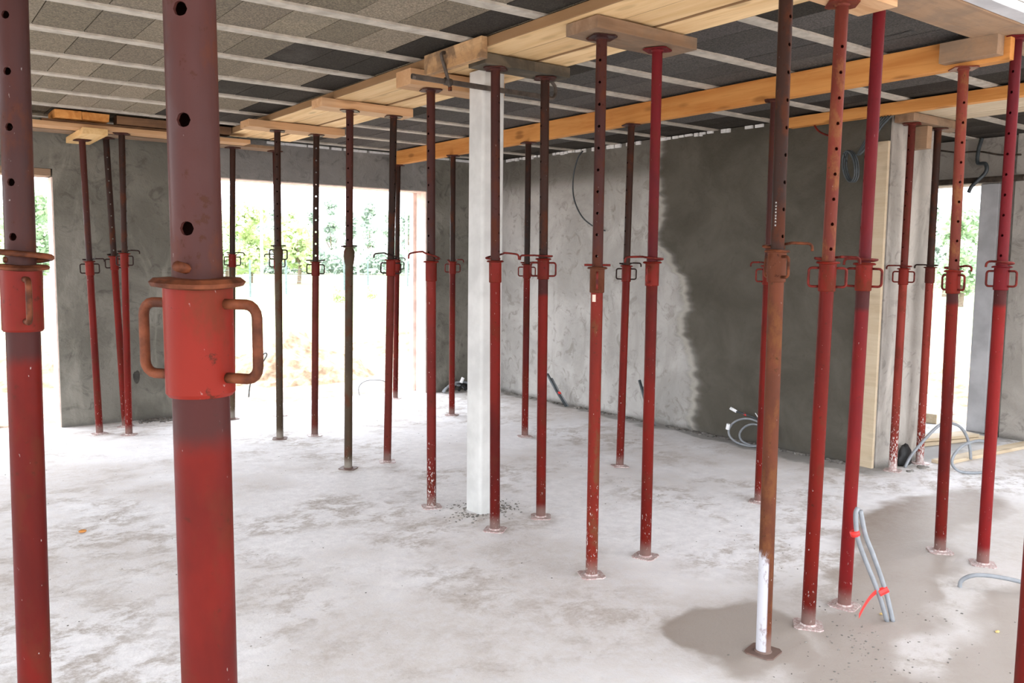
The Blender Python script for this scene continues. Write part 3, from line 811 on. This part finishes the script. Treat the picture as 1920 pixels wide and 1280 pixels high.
# ------------------------------------------------------------------ column
bm = bmesh.new()
h = .165/2; prof = []
for cx, cy, a0 in ((1, 1, 0), (-1, 1, 90), (-1, -1, 180), (1, -1, 270)):
    for s in range(5):
        t = radians(a0 + 90*s/4); rr = .022
        prof.append((cx*(h-rr)+rr*cos(t), cy*(h-rr)+rr*sin(t)))
zs = [i*2.75/14 for i in range(15)]
rings = [[bm.verts.new((x, y, z)) for x, y in prof] for z in zs]
for a, b in zip(rings, rings[1:]):
    for i in range(len(prof)): bm.faces.new((a[i], a[(i+1) % len(prof)], b[(i+1) % len(prof)], b[i]))
bm.faces.new(rings[0][::-1]); bm.faces.new(rings[-1])
col = tag(link('concrete_column', bm, M['precast'], loc=(3.057, 4.425, 0)), 'square pale concrete column standing in the middle of the floor', 'column')
bm = bmesh.new()
for i in range(240):
    a = random.uniform(0, 2*pi); r = .12 + min(.2, abs(random.gauss(0, .09))); s = random.uniform(.002, .008)
    if hypot(3.057+r*cos(a)-2.885, 4.425+r*sin(a)*.8-4.048) < .1 or hypot(3.057+r*cos(a)-2.819, 4.425+r*sin(a)*.8-4.669) < .1: continue
    bmesh.ops.create_icosphere(bm, subdivisions=1, radius=s, matrix=Matrix.Translation((3.057+r*cos(a), 4.425+r*sin(a)*.8, s*.3)) @ Matrix.Rotation(a*3, 4, 'Z') @ Matrix.Diagonal((1.5, .9, .6, 1)))
tag(link('mortar_crumbs', bm, M['debris']), 'dark mortar crumbs scattered round the foot of the column', 'rubble', kind='stuff')

bm = bmesh.new()
add_box(bm, 8.50, 8.68, 3.815, 3.985, 0, 2.388)
tag(link('doorway_post', bm, M['post'], bev=.008), 'pale concrete post at the right side of the right-hand doorway', 'post')

# ------------------------------------------------------------------ clamp on the deck
cl = empty('beam_clamp', (2.44, 4.27, 2.62), 'long rusty steel clamp gripping the deck in front of the white column', 'clamp')
bm = bmesh.new()
add_box(bm, 0, 1.0, -.006, .006, -.014, .016)
sweep(bm, [(-.0, 0, .002), (.02, 0, .002)], .016, 8)
link('bar', bm, M['steel'], cl, bev=.002)
bm = bmesh.new()
sweep(bm, spline([(.97, 0, 0), (1.01, 0, .0), (1.035, 0, .03), (1.03, 0, .075), (1.005, 0, .10), (.985, 0, .105)], 5), .014, 10, flat=.7)
link('fixed_jaw', bm, M['steel'], cl, smooth=True)
bm = bmesh.new()
sweep(bm, spline([(.245, -.012, -.035), (.235, -.012, .0), (.215, -.012, .06), (.19, -.012, .125), (.19, -.008, .15), (.21, -.004, .16), (.235, 0, .158)], 5), .0105, 10)
sweep(bm, [(.215, 0, .004), (.26, 0, -.001)], .022, 10)
link('sliding_arm', bm, M['steel'], cl, smooth=True)
bm = bmesh.new(); sweep(bm, [(.245, -.012, -.05), (.245, -.012, -.028)], .012, 10)
link('arm_knob', bm, M['rod'], cl, smooth=True)

# ------------------------------------------------------------------ conduits and cables
def cable(name, ctrl, r, mat, label, cat='conduit', group=None, n=8, sub=8):
    bm = bmesh.new(); sweep(bm, spline(ctrl, sub), r, n)
    return tag(link(name, bm, M[mat], smooth=True), label, cat, group)
def root(name, loc, label, cat, group=None): return empty(name, loc, label, cat, group)

# pair of conduits by the near props
e = root('conduit_pair', (3.596, 1.966, 0), 'two grey conduits rising from the floor behind the crimson prop, tied with red tape', 'conduit')
P1 = [(3.59, 1.975, 0), (3.545, 2.0, .14), (3.48, 2.035, .30), (3.44, 2.05, .40), (3.425, 2.055, .50), (3.44, 2.055, .53)]
P2 = [(3.612, 1.96, 0), (3.575, 1.98, .14), (3.512, 2.012, .31), (3.468, 2.03, .41), (3.444, 2.045, .52)]
for pp in (P1, P2):
    bm = bmesh.new(); sweep(bm, spline([tuple(Vector(p)-Vector((3.596, 1.966, 0))) for p in pp], 8), .0105, 10)
    link('conduit_length', bm, M['conduit'], e, smooth=True)
bm = bmesh.new()
sweep(bm, [(-.051, .030, .135), (-.020, .008, .155)], .015, 8, flat=1.2)
vs = []
for i in range(9):
    t = i/8; c = Vector((-.052, .030, .145)) + Vector((-.8, .59, 0))*.085*t + Vector((-.03*t, -.02*t, -.085*t*t-.02*t))
    vs.append([bm.verts.new(c+Vector((.0, 0, .012))), bm.verts.new(c+Vector((.006, .003, -.012)))])
for a, b in zip(vs, vs[1:]): bm.faces.new((a[0], b[0], b[1], a[1]))
o = link('tape', bm, M['redtape'], e, solid=.001); o['label'] = 'red tape tied round both with a loose tail'
bm = bmesh.new(); sweep(bm, [(-.162, .09, .405), (-.168, .094, .425)], .021, 10)
o = link('tape', bm, M['redtape'], e, smooth=True); o['label'] = 'faded red tape band near the top'

cable('conduit', [(4.287, 1.989, -.02), (4.285, 1.985, .03), (4.30, 1.95, .065), (4.335, 1.90, .078), (4.39, 1.82, .075), (4.45, 1.73, .06), (4.56, 1.58, .03), (4.7, 1.4, .012)], .0105, 'conduit',
      'grey conduit arching out of the floor at the right edge')
# loops by the right wall end
cable('conduit', [(6.50, 3.50, .0), (6.56, 3.48, .10), (6.70, 3.45, .22), (6.82, 3.42, .31), (6.92, 3.40, .335), (7.05, 3.36, .30), (7.12, 3.33, .22), (7.15, 3.31, .12), (7.16, 3.30, .02)], .012, 'conduit',
      'grey conduit arching up from the foot of the wall end towards the doorway')
cable('conduit', [(6.88, 3.05, .24), (6.80, 3.09, .255), (6.68, 3.14, .225), (6.60, 3.17, .15), (6.585, 3.17, .08), (6.63, 3.14, .03), (6.71, 3.10, .013), (6.80, 3.05, .013), (6.90, 3.0, .03)], .011, 'conduit',
      'grey conduit loop standing on the floor left of the doorway prop')
bm = bmesh.new()
bmesh.ops.create_icosphere(bm, subdivisions=3, radius=.1, matrix=Matrix.Translation((6.58, 3.55, .06)) @ Matrix.Diagonal((.95, .35, 1.1, 1)))
for v in bm.verts: v.co += Vector((random.uniform(-.01, .01), 0, random.uniform(-.012, .012))); v.co.z = max(v.co.z, .0)
tag(link('black_bag', bm, M['black'], smooth=True), 'crumpled black sleeve heap at the foot of the right wall end', 'bag')

# coil by the right wall
e = root('cable_coil', (6.08, 4.72, 0), 'coil of grey conduit with white tape leaning at the foot of the right wall', 'cable coil')
def coilpts(R1, R2, cy, cz, x, n=26, turns=1.6, ph=0):
    out = []
    for i in range(n):
        t = ph + 2*pi*turns*i/(n-1)
        out.append((x + .018*sin(t*2) - .05*(1-(sin(t)+1)/2), cy + R1*cos(t), cz + R2*sin(t)))
    return out
bm = bmesh.new(); sweep(bm, spline(coilpts(.22, .115, -.02, .125, .03, ph=pi*.9), 3), .0095, 8)
link('loop', bm, M['conduit'], e, smooth=True)
bm = bmesh.new(); sweep(bm, spline(coilpts(.16, .09, -.06, .105, .06, ph=pi*.6, turns=1.2), 3), .0095, 8)
link('loop', bm, M['conduit'], e, smooth=True)
bm = bmesh.new(); sweep(bm, spline([(.08, -.25, .08), (.09, -.22, .19), (.08, -.08, .235), (.06, .06, .265), (.04, .17, .285)], 6), .0085, 8)
link('free_end', bm, M['darkcable'], e, smooth=True)
bm = bmesh.new(); sweep(bm, [(.04, .155, .282), (.03, .215, .305)], .014, 8)
link('tape', bm, M['whitetape'], e, smooth=True)
bm = bmesh.new(); sweep(bm, [(.06, .06, .262), (.06, .09, .27)], .011, 8)
o = link('tape', bm, M['redtape'], e, smooth=True); o['label'] = 'red tape on the free end'
bm = bmesh.new()
sweep(bm, [(.05, -.10, .235), (.04, -.05, .30)], [.012, .007], 6, flat=.3); sweep(bm, [(.05, -.10, .235), (.05, -.085, .16)], [.008, .014], 6, flat=.3)
sweep(bm, [(-.02, .20, .12), (-.02, .19, .17)], .016, 8)
link('tape', bm, M['whitetape'], e)

# conduits sticking out of the wall foot
for (a, b, lb) in (((6.06, 7.16, 0), (6.04, 7.48, .32), 'dark conduit leaning out of the wall foot left of the sticker prop, red band'),
                   ((6.07, 5.84, 0), (6.06, 6.04, .42), 'short dark conduit leaning at the wall foot between two red props')):
    A = Vector(a); B = Vector(b)
    e = root('conduit_stub', a, lb, 'conduit')
    for dx, tt in ((0, 1), (.02, .85)):
        bm = bmesh.new(); sweep(bm, [Vector((dx, 0, 0)), (B-A)*.5*tt + Vector((dx-.006, 0, 0)), (B-A)*tt + Vector((dx, 0, .01))], .015, 8)
        link('conduit_length', bm, M['darkcable' if dx == 0 else 'conduit'], e, smooth=True)
    bm = bmesh.new(); c = (B-A)*.4; u = (B-A).normalized()*.015
    sweep(bm, [c-u+Vector((.006, 0, 0)), c+u+Vector((.006, 0, 0))], .024, 8)
    link('tape', bm, M['redtape'], e, smooth=True)
# back corner
e = root('cable_coil', (5.62, 8.66, 0), 'grey cables with white tape in the dark back corner left of the column', 'cable coil')
for i, (rx, rz_) in enumerate(((.20, .10), (.15, .07))):
    bm = bmesh.new()
    sweep(bm, spline([(-.22+rx*1.1*(1-cos(t)), .03*i, max(.012, rz_*1.25*sin(t))) for t in [pi*j/8 for j in range(9)]], 4), .014, 8)
    link('loop', bm, M['conduit'], e, smooth=True)
bm = bmesh.new(); sweep(bm, [(.0, -.03, .12), (.03, -.03, .18)], .02, 7); sweep(bm, [(.22, -.03, .10), (.24, -.03, .15)], .02, 7); sweep(bm, [(-.13, 0, .10), (-.10, 0, .06)], .018, 7)
link('tape', bm, M['whitetape'], e)
bm = bmesh.new()
for j in range(5): sweep(bm, spline([(-.1+.09*j, 0, .02), (.0+.08*j, .04, .10), (.12+.07*j, 0, .03)], 5), .016, 7)
link('bundle', bm, M['black'], e, smooth=True)
# cable hanging on the wall
cable('wall_cable', [(6.14, 7.06, 2.79), (6.10, 7.10, 2.70), (6.08, 7.14, 2.5), (6.08, 7.12, 2.28), (6.09, 6.99, 2.08), (6.12, 6.80, 1.96), (6.16, 6.70, 1.93)], .008, 'darkcable',
      'dark cable curving down from the head of the plaster wall', 'cable')
# hanging coil at the upper right
e = root('cable_coil', (6.17, 3.80, 2.45), 'dark blue-grey cable coil hanging by the head of the right wall end', 'cable coil')
for j in range(3):
    bm = bmesh.new()
    ctrl = [(.0, .055*cos(t)+.07+.01*j, -.08+.11*sin(t)+.05*cos(t)) for t in [2*pi*i/12+.3*j for i in range(13)]]
    sweep(bm, spline([(c[0]-.015-.012*j, c[1], c[2]) for c in ctrl], 3), .007, 8)
    link('loop', bm, M['darkcable'], e, smooth=True)
for j in range(4):
    bm = bmesh.new()
    sweep(bm, spline([(-.02-.008*j, .03-.012*j, .0), (-.025, -.03-.02*j, .10), (-.02, -.10-.02*j, .20), (-.02, -.16-.025*j, .27)], 5), .009, 8)
    link('strand', bm, M['darkcable'], e, smooth=True)
cable('wall_cable', [(6.17, 4.24, 2.79), (6.15, 4.22, 2.72), (6.15, 4.16, 2.66), (6.16, 4.02, 2.60)], .008, 'rodred', 'short red wire end hanging under the yellow timber at the top right', 'cable')
# next room lintel: bar, cables
bm = bmesh.new(); add_box(bm, 8.36, 8.41, 3.55, 4.9, 2.385, 2.425); add_box(bm, 8.37, 8.40, 3.55, 4.9, 2.425, 2.44)
tag(link('steel_angle', bm, M['steel'], bev=.002), 'dark steel angle across the head of the right-hand doorway', 'steel bar')
cable('wall_cable', [(8.45, 3.98, 2.81), (8.42, 3.99, 2.70), (8.40, 3.98, 2.58), (8.38, 3.90, 2.56), (8.37, 3.89, 2.48), (8.34, 3.99, 2.36), (8.34, 4.02, 2.30)], .018, 'darkcable', 'dark cables dangling over the doorway head', 'cable')
cable('wall_cable', [(8.48, 4.55, 2.76), (8.46, 4.40, 2.74), (8.46, 4.20, 2.70), (8.46, 4.0, 2.69), (8.44, 3.8, 2.64), (8.40, 3.6, 2.62)], .008, 'steel', 'dark crack wandering across the concrete over the doorway', 'cable')  # thin dark tube standing in for a crack in the concrete
cable('wall_cable', [(8.46, 4.50, 2.70), (8.44, 4.46, 2.60), (8.42, 4.45, 2.45), (8.40, 4.44, 2.42)], .014, 'darkcable', 'short dark cable tail at the left of the doorway head', 'cable')
# outside
cable('conduit', [(4.62, 9.32, -.1), (4.60, 9.33, .05), (4.68, 9.30, .13), (4.86, 9.26, .13), (4.98, 9.22, .08)], .008, 'conduit', 'thin grey conduit arching from the ground outside the big opening')
cable('conduit', [(3.62, 10.4, -.15), (3.65, 10.4, .05), (3.75, 10.4, .22), (3.86, 10.4, .38), (3.82, 10.4, .40), (3.70, 10.4, .22), (3.60, 10.4, .12)], .010, 'darkcable', 'dark cable ends sticking up from the soil outside by the nearest prop handle')

# chipped hole in the pier
bm = bmesh.new()
v0 = []
for i in range(14):
    t = 2*pi*i/14; v0.append(bm.verts.new((1.965+.032*cos(t)*random.uniform(.8, 1.15), 8.806, .43+.062*sin(t)*random.uniform(.85, 1.1))))
v1 = [bm.verts.new((v.co.x, 8.815, v.co.z)) for v in v0]
bm.faces.new(v0)
for i in range(14): bm.faces.new((v0[i], v1[i], v1[(i+1) % 14], v0[(i+1) % 14]))
o = link('trim_5', bm, M['hole']); o['kind'] = 'structure'

# crumbs and plaster droppings along the wall feet: nobody could count them
def crumbs(name, spots, n, mat, label, smin=.004, smax=.02):
    bm = bmesh.new()
    for i in range(n):
        x, y = random.choice(spots)()
        while any(hypot(x-p[0], y-p[1]) < .11 for p in BASES): x, y = random.choice(spots)()
        s = random.uniform(smin, smax)*random.choice((.5, 1, 1))
        bmesh.ops.create_icosphere(bm, subdivisions=1, radius=s, matrix=Matrix.Translation((x, y, s*.25)) @ Matrix.Rotation(random.uniform(0, 6), 4, 'Z') @ Matrix.Diagonal((1.5, 1, .6, 1)))
    return tag(link(name, bm, M[mat]), label, 'rubble', kind='stuff')
U = random.uniform
def wx(y): return 6.12 + (8.81-y)/(8.81-3.64)*.15
def rw():
    y = U(3.7, 8.7); return wx(y)-.03-abs(random.gauss(0, .03)), y
crumbs('plaster_droppings', [rw], 420, 'debris', 'dark plaster droppings along the foot of the right wall')
crumbs('plaster_droppings', [lambda: (U(1.95, 2.6), 8.81-.03-abs(random.gauss(0, .07)))], 260, 'debris', 'dark plaster droppings along the foot of the left pier', .004, .02)
crumbs('plaster_droppings', [lambda: (random.gauss(3.45, .25), random.gauss(1.97, .16)), lambda: (random.gauss(3.0, .4), random.gauss(1.75, .2))], 240, 'debris', 'dark grit strewn between the near right props and the conduits', .0015, .005)
crumbs('plaster_droppings', [lambda: (U(6.38, 6.66), U(3.40, 3.52))], 120, 'debris', 'crumbs at the foot of the right wall end', .004, .015)
crumbs('floor_grit', [lambda: (U(.5, 2.7), U(2.4, 8)), lambda: (U(3.7, 4.4), U(2.6, 8))], 260, 'debris', 'fine dark grit scattered over the open floor', .0012, .004)
for (x, y, lb) in ((3.64, 2.03, 'small yellow wood chip beside the feet of the conduits'), (3.883, 1.63, 'small yellow wood chip on the bare floor at the lower right')):
    bm = bmesh.new(); bmesh.ops.create_icosphere(bm, subdivisions=1, radius=.012, matrix=Matrix.Translation((x, y, .004)) @ Matrix.Diagonal((1.3, .8, .35, 1)))
    tag(link('wood_chip', bm, M['leafchip']), lb, 'wood chip')
bm = bmesh.new(); bmesh.ops.create_icosphere(bm, subdivisions=2, radius=.016, matrix=Matrix.Translation((.876, 5.356, .009)) @ Matrix.Diagonal((1.4, 1, .6, 1)))
tag(link('pebble', bm, M['beamwood']), 'small brown lump alone on the floor at the left', 'pebble')

# ------------------------------------------------------------------ outside: soil heap, fence, shrubs, trees
soil_m = plain('orange_soil', (.29, .205, .135), .95, .5, 6, .1, .8)
def heap(x, y, rx, ry, h, label, seed):
    rnd = random.Random(seed); bm = bmesh.new(); n = 34
    ph = [rnd.uniform(0, 6) for _ in range(6)]
    g = []
    for j in range(n+1):
        row = []
        for i in range(n+1):
            u = -1+2*i/n; v = -1+2*j/n; d = sqrt(u*u+v*v)
            z = h*max(0, 1-d)**.8*(1+.35*sin(5*u+ph[0])*cos(6*v+ph[1])) + (.05*h*rnd.uniform(-1, 1) if d < 1 else 0)
            row.append(bm.verts.new((u*rx, v*ry, z-.05)))
        g.append(row)
    for a, b in zip(g, g[1:]):
        for i in range(n): bm.faces.new((a[i], a[i+1], b[i+1], b[i]))
    return tag(link('soil_heap', bm, soil_m, loc=(x, y, -.13)), label, 'soil heap', 'heaps of orange soil outside')
heap(4.9, 12.2, 1.3, 1.3, .62, 'low heap of orange soil seen through the big opening, beside the nearest prop', 1)
heap(9.0, 14.6, 2.4, 1.5, .45, 'wide low soil heap beyond the right half of the big opening', 2)
heap(1.7, 13.6, 1.5, 1.4, .55, 'orange soil heap seen through the left opening', 3)
heap(12.2, 6.0, 2.0, 1.6, .35, 'stony soil heap outside the right-hand doorway', 4)

metal_f = plain('green_fence_metal', (.12, .16, .16), .5, .2, 10)
fe = empty('wire_fence', (13.25, 37.6, -.13), 'wire fence with thin dark posts along the meadow', 'fence')
step = Vector((2.45, 1.97, 0))
for kx in range(-8, 9):
    bm = bmesh.new(); p = step*kx
    add_box(bm, p.x-.035, p.x+.035, p.y-.035, p.y+.035, 0, 1.65)
    link('post', bm, metal_f, fe)
for kx in range(5):
    bm = bmesh.new(); a = step*-8; b = step*8
    sweep(bm, [(a.x, a.y, .3+.3*kx), (b.x, b.y, .3+.3*kx)], .006, 4)
    link('wire', bm, metal_f, fe)

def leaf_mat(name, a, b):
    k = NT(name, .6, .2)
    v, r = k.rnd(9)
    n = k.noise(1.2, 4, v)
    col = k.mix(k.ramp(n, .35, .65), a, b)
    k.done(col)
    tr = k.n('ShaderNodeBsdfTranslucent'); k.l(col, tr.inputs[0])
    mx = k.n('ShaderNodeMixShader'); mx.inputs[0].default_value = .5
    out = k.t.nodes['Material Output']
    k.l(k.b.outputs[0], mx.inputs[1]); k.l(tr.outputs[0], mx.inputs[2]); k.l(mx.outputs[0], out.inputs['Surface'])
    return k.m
LM = [leaf_mat('foliage_fresh', (.66, .72, .44), (.52, .62, .36)), leaf_mat('foliage_mid', (.50, .60, .42), (.38, .50, .34)), leaf_mat('foliage_hazed', (.56, .63, .55), (.46, .54, .48))]  # leaf colours lightened to stand in for haze in the distance
bark = plain('bark', (.16, .12, .09), .9)
def crown_mesh(seed, nl, clusters, sx, sz, leaf):
    rnd = random.Random(seed); bm = bmesh.new()
    cs = []
    for _ in range(clusters):
        a = rnd.uniform(0, 2*pi); r = rnd.uniform(0, .75); z = rnd.uniform(-.85, .85)
        rr = sqrt(max(.05, 1-z*z))
        cs.append((Vector((r*rr*cos(a)*sx, r*rr*sin(a)*sx, z*sz)), rnd.uniform(.22, .42)))
    for i in range(nl):
        c, cr = rnd.choice(cs)
        d = Vector((rnd.gauss(0, 1), rnd.gauss(0, 1), rnd.gauss(0, 1))).normalized()
        p = c + d*cr*rnd.uniform(.6, 1.05)*min(sx, sz)
        u = Vector((rnd.gauss(0, 1), rnd.gauss(0, 1), rnd.gauss(0, .6))).normalized(); v = u.cross(d + Vector((.01, .02, .03))).normalized()
        s = leaf*rnd.uniform(.6, 1.3)
        vs = [bm.verts.new(p + u*s), bm.verts.new(p + v*s*.7), bm.verts.new(p - u*s), bm.verts.new(p - v*s*.7)]
        bm.faces.new(vs)
    me = bpy.data.meshes.new('crown'); bm.to_mesh(me); bm.free()
    return me
def trunk_mesh(h, r):
    bm = bmesh.new(); sweep(bm, [(0, 0, 0), (.1, 0, h*.4), (-.05, .1, h*.8), (0, 0, h)], [r, r*.8, r*.6, r*.3], 8)
    for a in (0, 2.1, 4.2): sweep(bm, [(0, 0, h*.45), (h*.12*cos(a), h*.12*sin(a), h*.65), (h*.2*cos(a), h*.2*sin(a), h*.85)], [r*.5, r*.35, r*.15], 6)
    me = bpy.data.meshes.new('trunk'); bm.to_mesh(me); bm.free(); me.materials.append(bark); return me
ROUND = [crown_mesh(11, 3000, 26, 2.4, 2.5, .19), crown_mesh(12, 3000, 24, 2.4, 2.3, .19)]
TALL = [crown_mesh(21, 2600, 30, 1.7, 4.6, .26), crown_mesh(22, 2600, 30, 1.5, 4.8, .26), crown_mesh(23, 2400, 26, 1.9, 4.2, .26)]
TR, TT = trunk_mesh(3.4, .16), trunk_mesh(6.5, .2)
def pmesh(me, mat):
    m2 = me.copy(); m2.materials.clear(); m2.materials.append(mat); return m2
CM = {}
def tree(x, y, kind, idx, mat, s, label, group):
    e = empty('tree', (x, y, -.13), label, 'tree', group)
    me = (ROUND if kind == 'round' else TALL)[idx]
    key = (kind, idx, mat)
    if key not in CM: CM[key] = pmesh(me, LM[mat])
    c = bpy.data.objects.new('crown', CM[key]); C.objects.link(c); c.parent = e
    c.location = (0, 0, (3.3 if kind == 'round' else 5.6)*s); c.scale = (s, s, s)
    c.rotation_euler = (0, 0, random.uniform(0, 6))
    t = bpy.data.objects.new('trunk', TR if kind == 'round' else TT); C.objects.link(t); t.parent = e; t.scale = (s, s, s)
def at_px(px_, dist):
    """plan position along the line of sight through a column of the photo"""
    a = YAW + math.atan((px_-960)/F); return dist*sin(a), dist*cos(a)
G1 = 'bushy trees beyond the fence'
for px_, d, i, mt, s, lb in ((470, 62, 0, 0, .92, 'bushy green tree beyond the fence, seen just right of the nearest prop'),
                          (560, 60, 1, 0, .95, 'rounded yellow-green tree beyond the fence behind the olive-brown prop'),
                          (425, 66, 1, 1, .95, 'darker bushy tree beyond the fence, half hidden by the nearest prop'),
                          (75, 50, 0, 1, .85, 'bushy tree seen through the left opening'),
                          (20, 58, 1, 0, .8, 'tree at the left edge of the photo beyond the left opening')):
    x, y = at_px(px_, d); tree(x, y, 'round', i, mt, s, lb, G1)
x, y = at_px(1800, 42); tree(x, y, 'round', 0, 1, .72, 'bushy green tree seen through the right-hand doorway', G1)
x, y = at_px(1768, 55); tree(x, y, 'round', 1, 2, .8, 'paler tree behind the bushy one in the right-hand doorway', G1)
G2 = 'tall pale tree row on the horizon'
ORD = ['first', 'second', 'third', 'fourth', 'fifth', 'sixth', 'seventh', 'eighth', 'ninth', 'tenth', 'eleventh', 'twelfth', 'thirteenth']
q = 0
for where, cols in (('left opening', [-30, 30, 78, 128]), ('big opening', list(range(405, 830, 36))), ('right-hand doorway', [1745, 1795, 1845])):
    for j, px_ in enumerate(cols):
        d = 116 + 16*(q % 2)
        x, y = at_px(px_, d)
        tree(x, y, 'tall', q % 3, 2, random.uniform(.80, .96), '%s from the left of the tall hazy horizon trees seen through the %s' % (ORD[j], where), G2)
        q += 1
# undergrowth below the tall row: a continuous hedge of leaves
bm = bmesh.new()
for i in range(14000):
    u = random.uniform(-100, 900); x, y = at_px(u, random.uniform(97, 101)); z = random.random()**.8*(2.6+1.0*sin(u*.045)+.5*sin(u*.13))
    if 250 < u < 330: continue
    p = Vector((x, y, z)); a = Vector((random.gauss(0, 1), random.gauss(0, 1), random.gauss(0, 1))).normalized(); b_ = a.orthogonal().normalized()
    sz = random.uniform(.2, .42)
    bm.faces.new([bm.verts.new(p+a*sz), bm.verts.new(p+b_*sz*.7), bm.verts.new(p-a*sz), bm.verts.new(p-b_*sz*.7)])
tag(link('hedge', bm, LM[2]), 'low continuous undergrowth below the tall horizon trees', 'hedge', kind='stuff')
def shrub(x, y, s, label, mt):
    key = ('shrub', mt)
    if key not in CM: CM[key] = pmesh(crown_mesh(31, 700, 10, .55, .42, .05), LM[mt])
    o = bpy.data.objects.new('shrub', CM[key]); C.objects.link(o); o.location = (x, y, -.13+.35*s); o.scale = (s, s, s)
    tag(o, label, 'shrub', 'shrubs on the meadow')
x, y = at_px(630, 35); shrub(x, y, 1.0, 'small green shrub on the meadow before the fence', 0)
x, y = at_px(692, 38); shrub(x, y, .8, 'yellow-green shrub on the meadow, right of the other one', 0)
pole_m = plain('pale_pole', (.75, .75, .74), .6, .05)
for px_, d, h_, lb in ((491, 55, 6.5, 'tall pale lamp post left of the rounded tree'), (761, 60, 5.6, 'pale lamp post near the right side of the big opening'), (671, 70, 4.2, 'thin pale lamp post in the middle of the big opening')):
    x, y = at_px(px_, d); e = empty('lamp_post', (x, y, -.13), lb, 'lamp post', 'pale lamp posts beyond the fence')
    bm = bmesh.new(); sweep(bm, [(0, 0, 0), (0, 0, h_*.5), (0, 0, h_)], [.10, .08, .06], 10); link('pole', bm, pole_m, e, smooth=True)
    bm = bmesh.new(); add_box(bm, -.12, .5, -.08, .08, h_-.02, h_+.08); link('lamp_head', bm, pole_m, e, bev=.02)
# slab of insulation outside the left opening
bm = bmesh.new(); add_box(bm, .15, .95, 9.6, 10.1, -.06, .16)
tag(link('white_slab', bm, M['white'], bev=.01), 'white slab lying outside the left opening at the photo edge', 'slab')
bm = bmesh.new()
for i in range(7):
    bmesh.ops.create_icosphere(bm, subdivisions=2, radius=U(.07, .16), matrix=Matrix.Translation((9.3+U(-.3, .5), 4.9+U(-.3, .3), U(0, .08))) @ Matrix.Diagonal((1.4, 1, .5, 1)))
tag(link('rubble_sheet', bm, M['white']), 'crumpled white sheet on the ground outside the right-hand doorway', 'sheet')
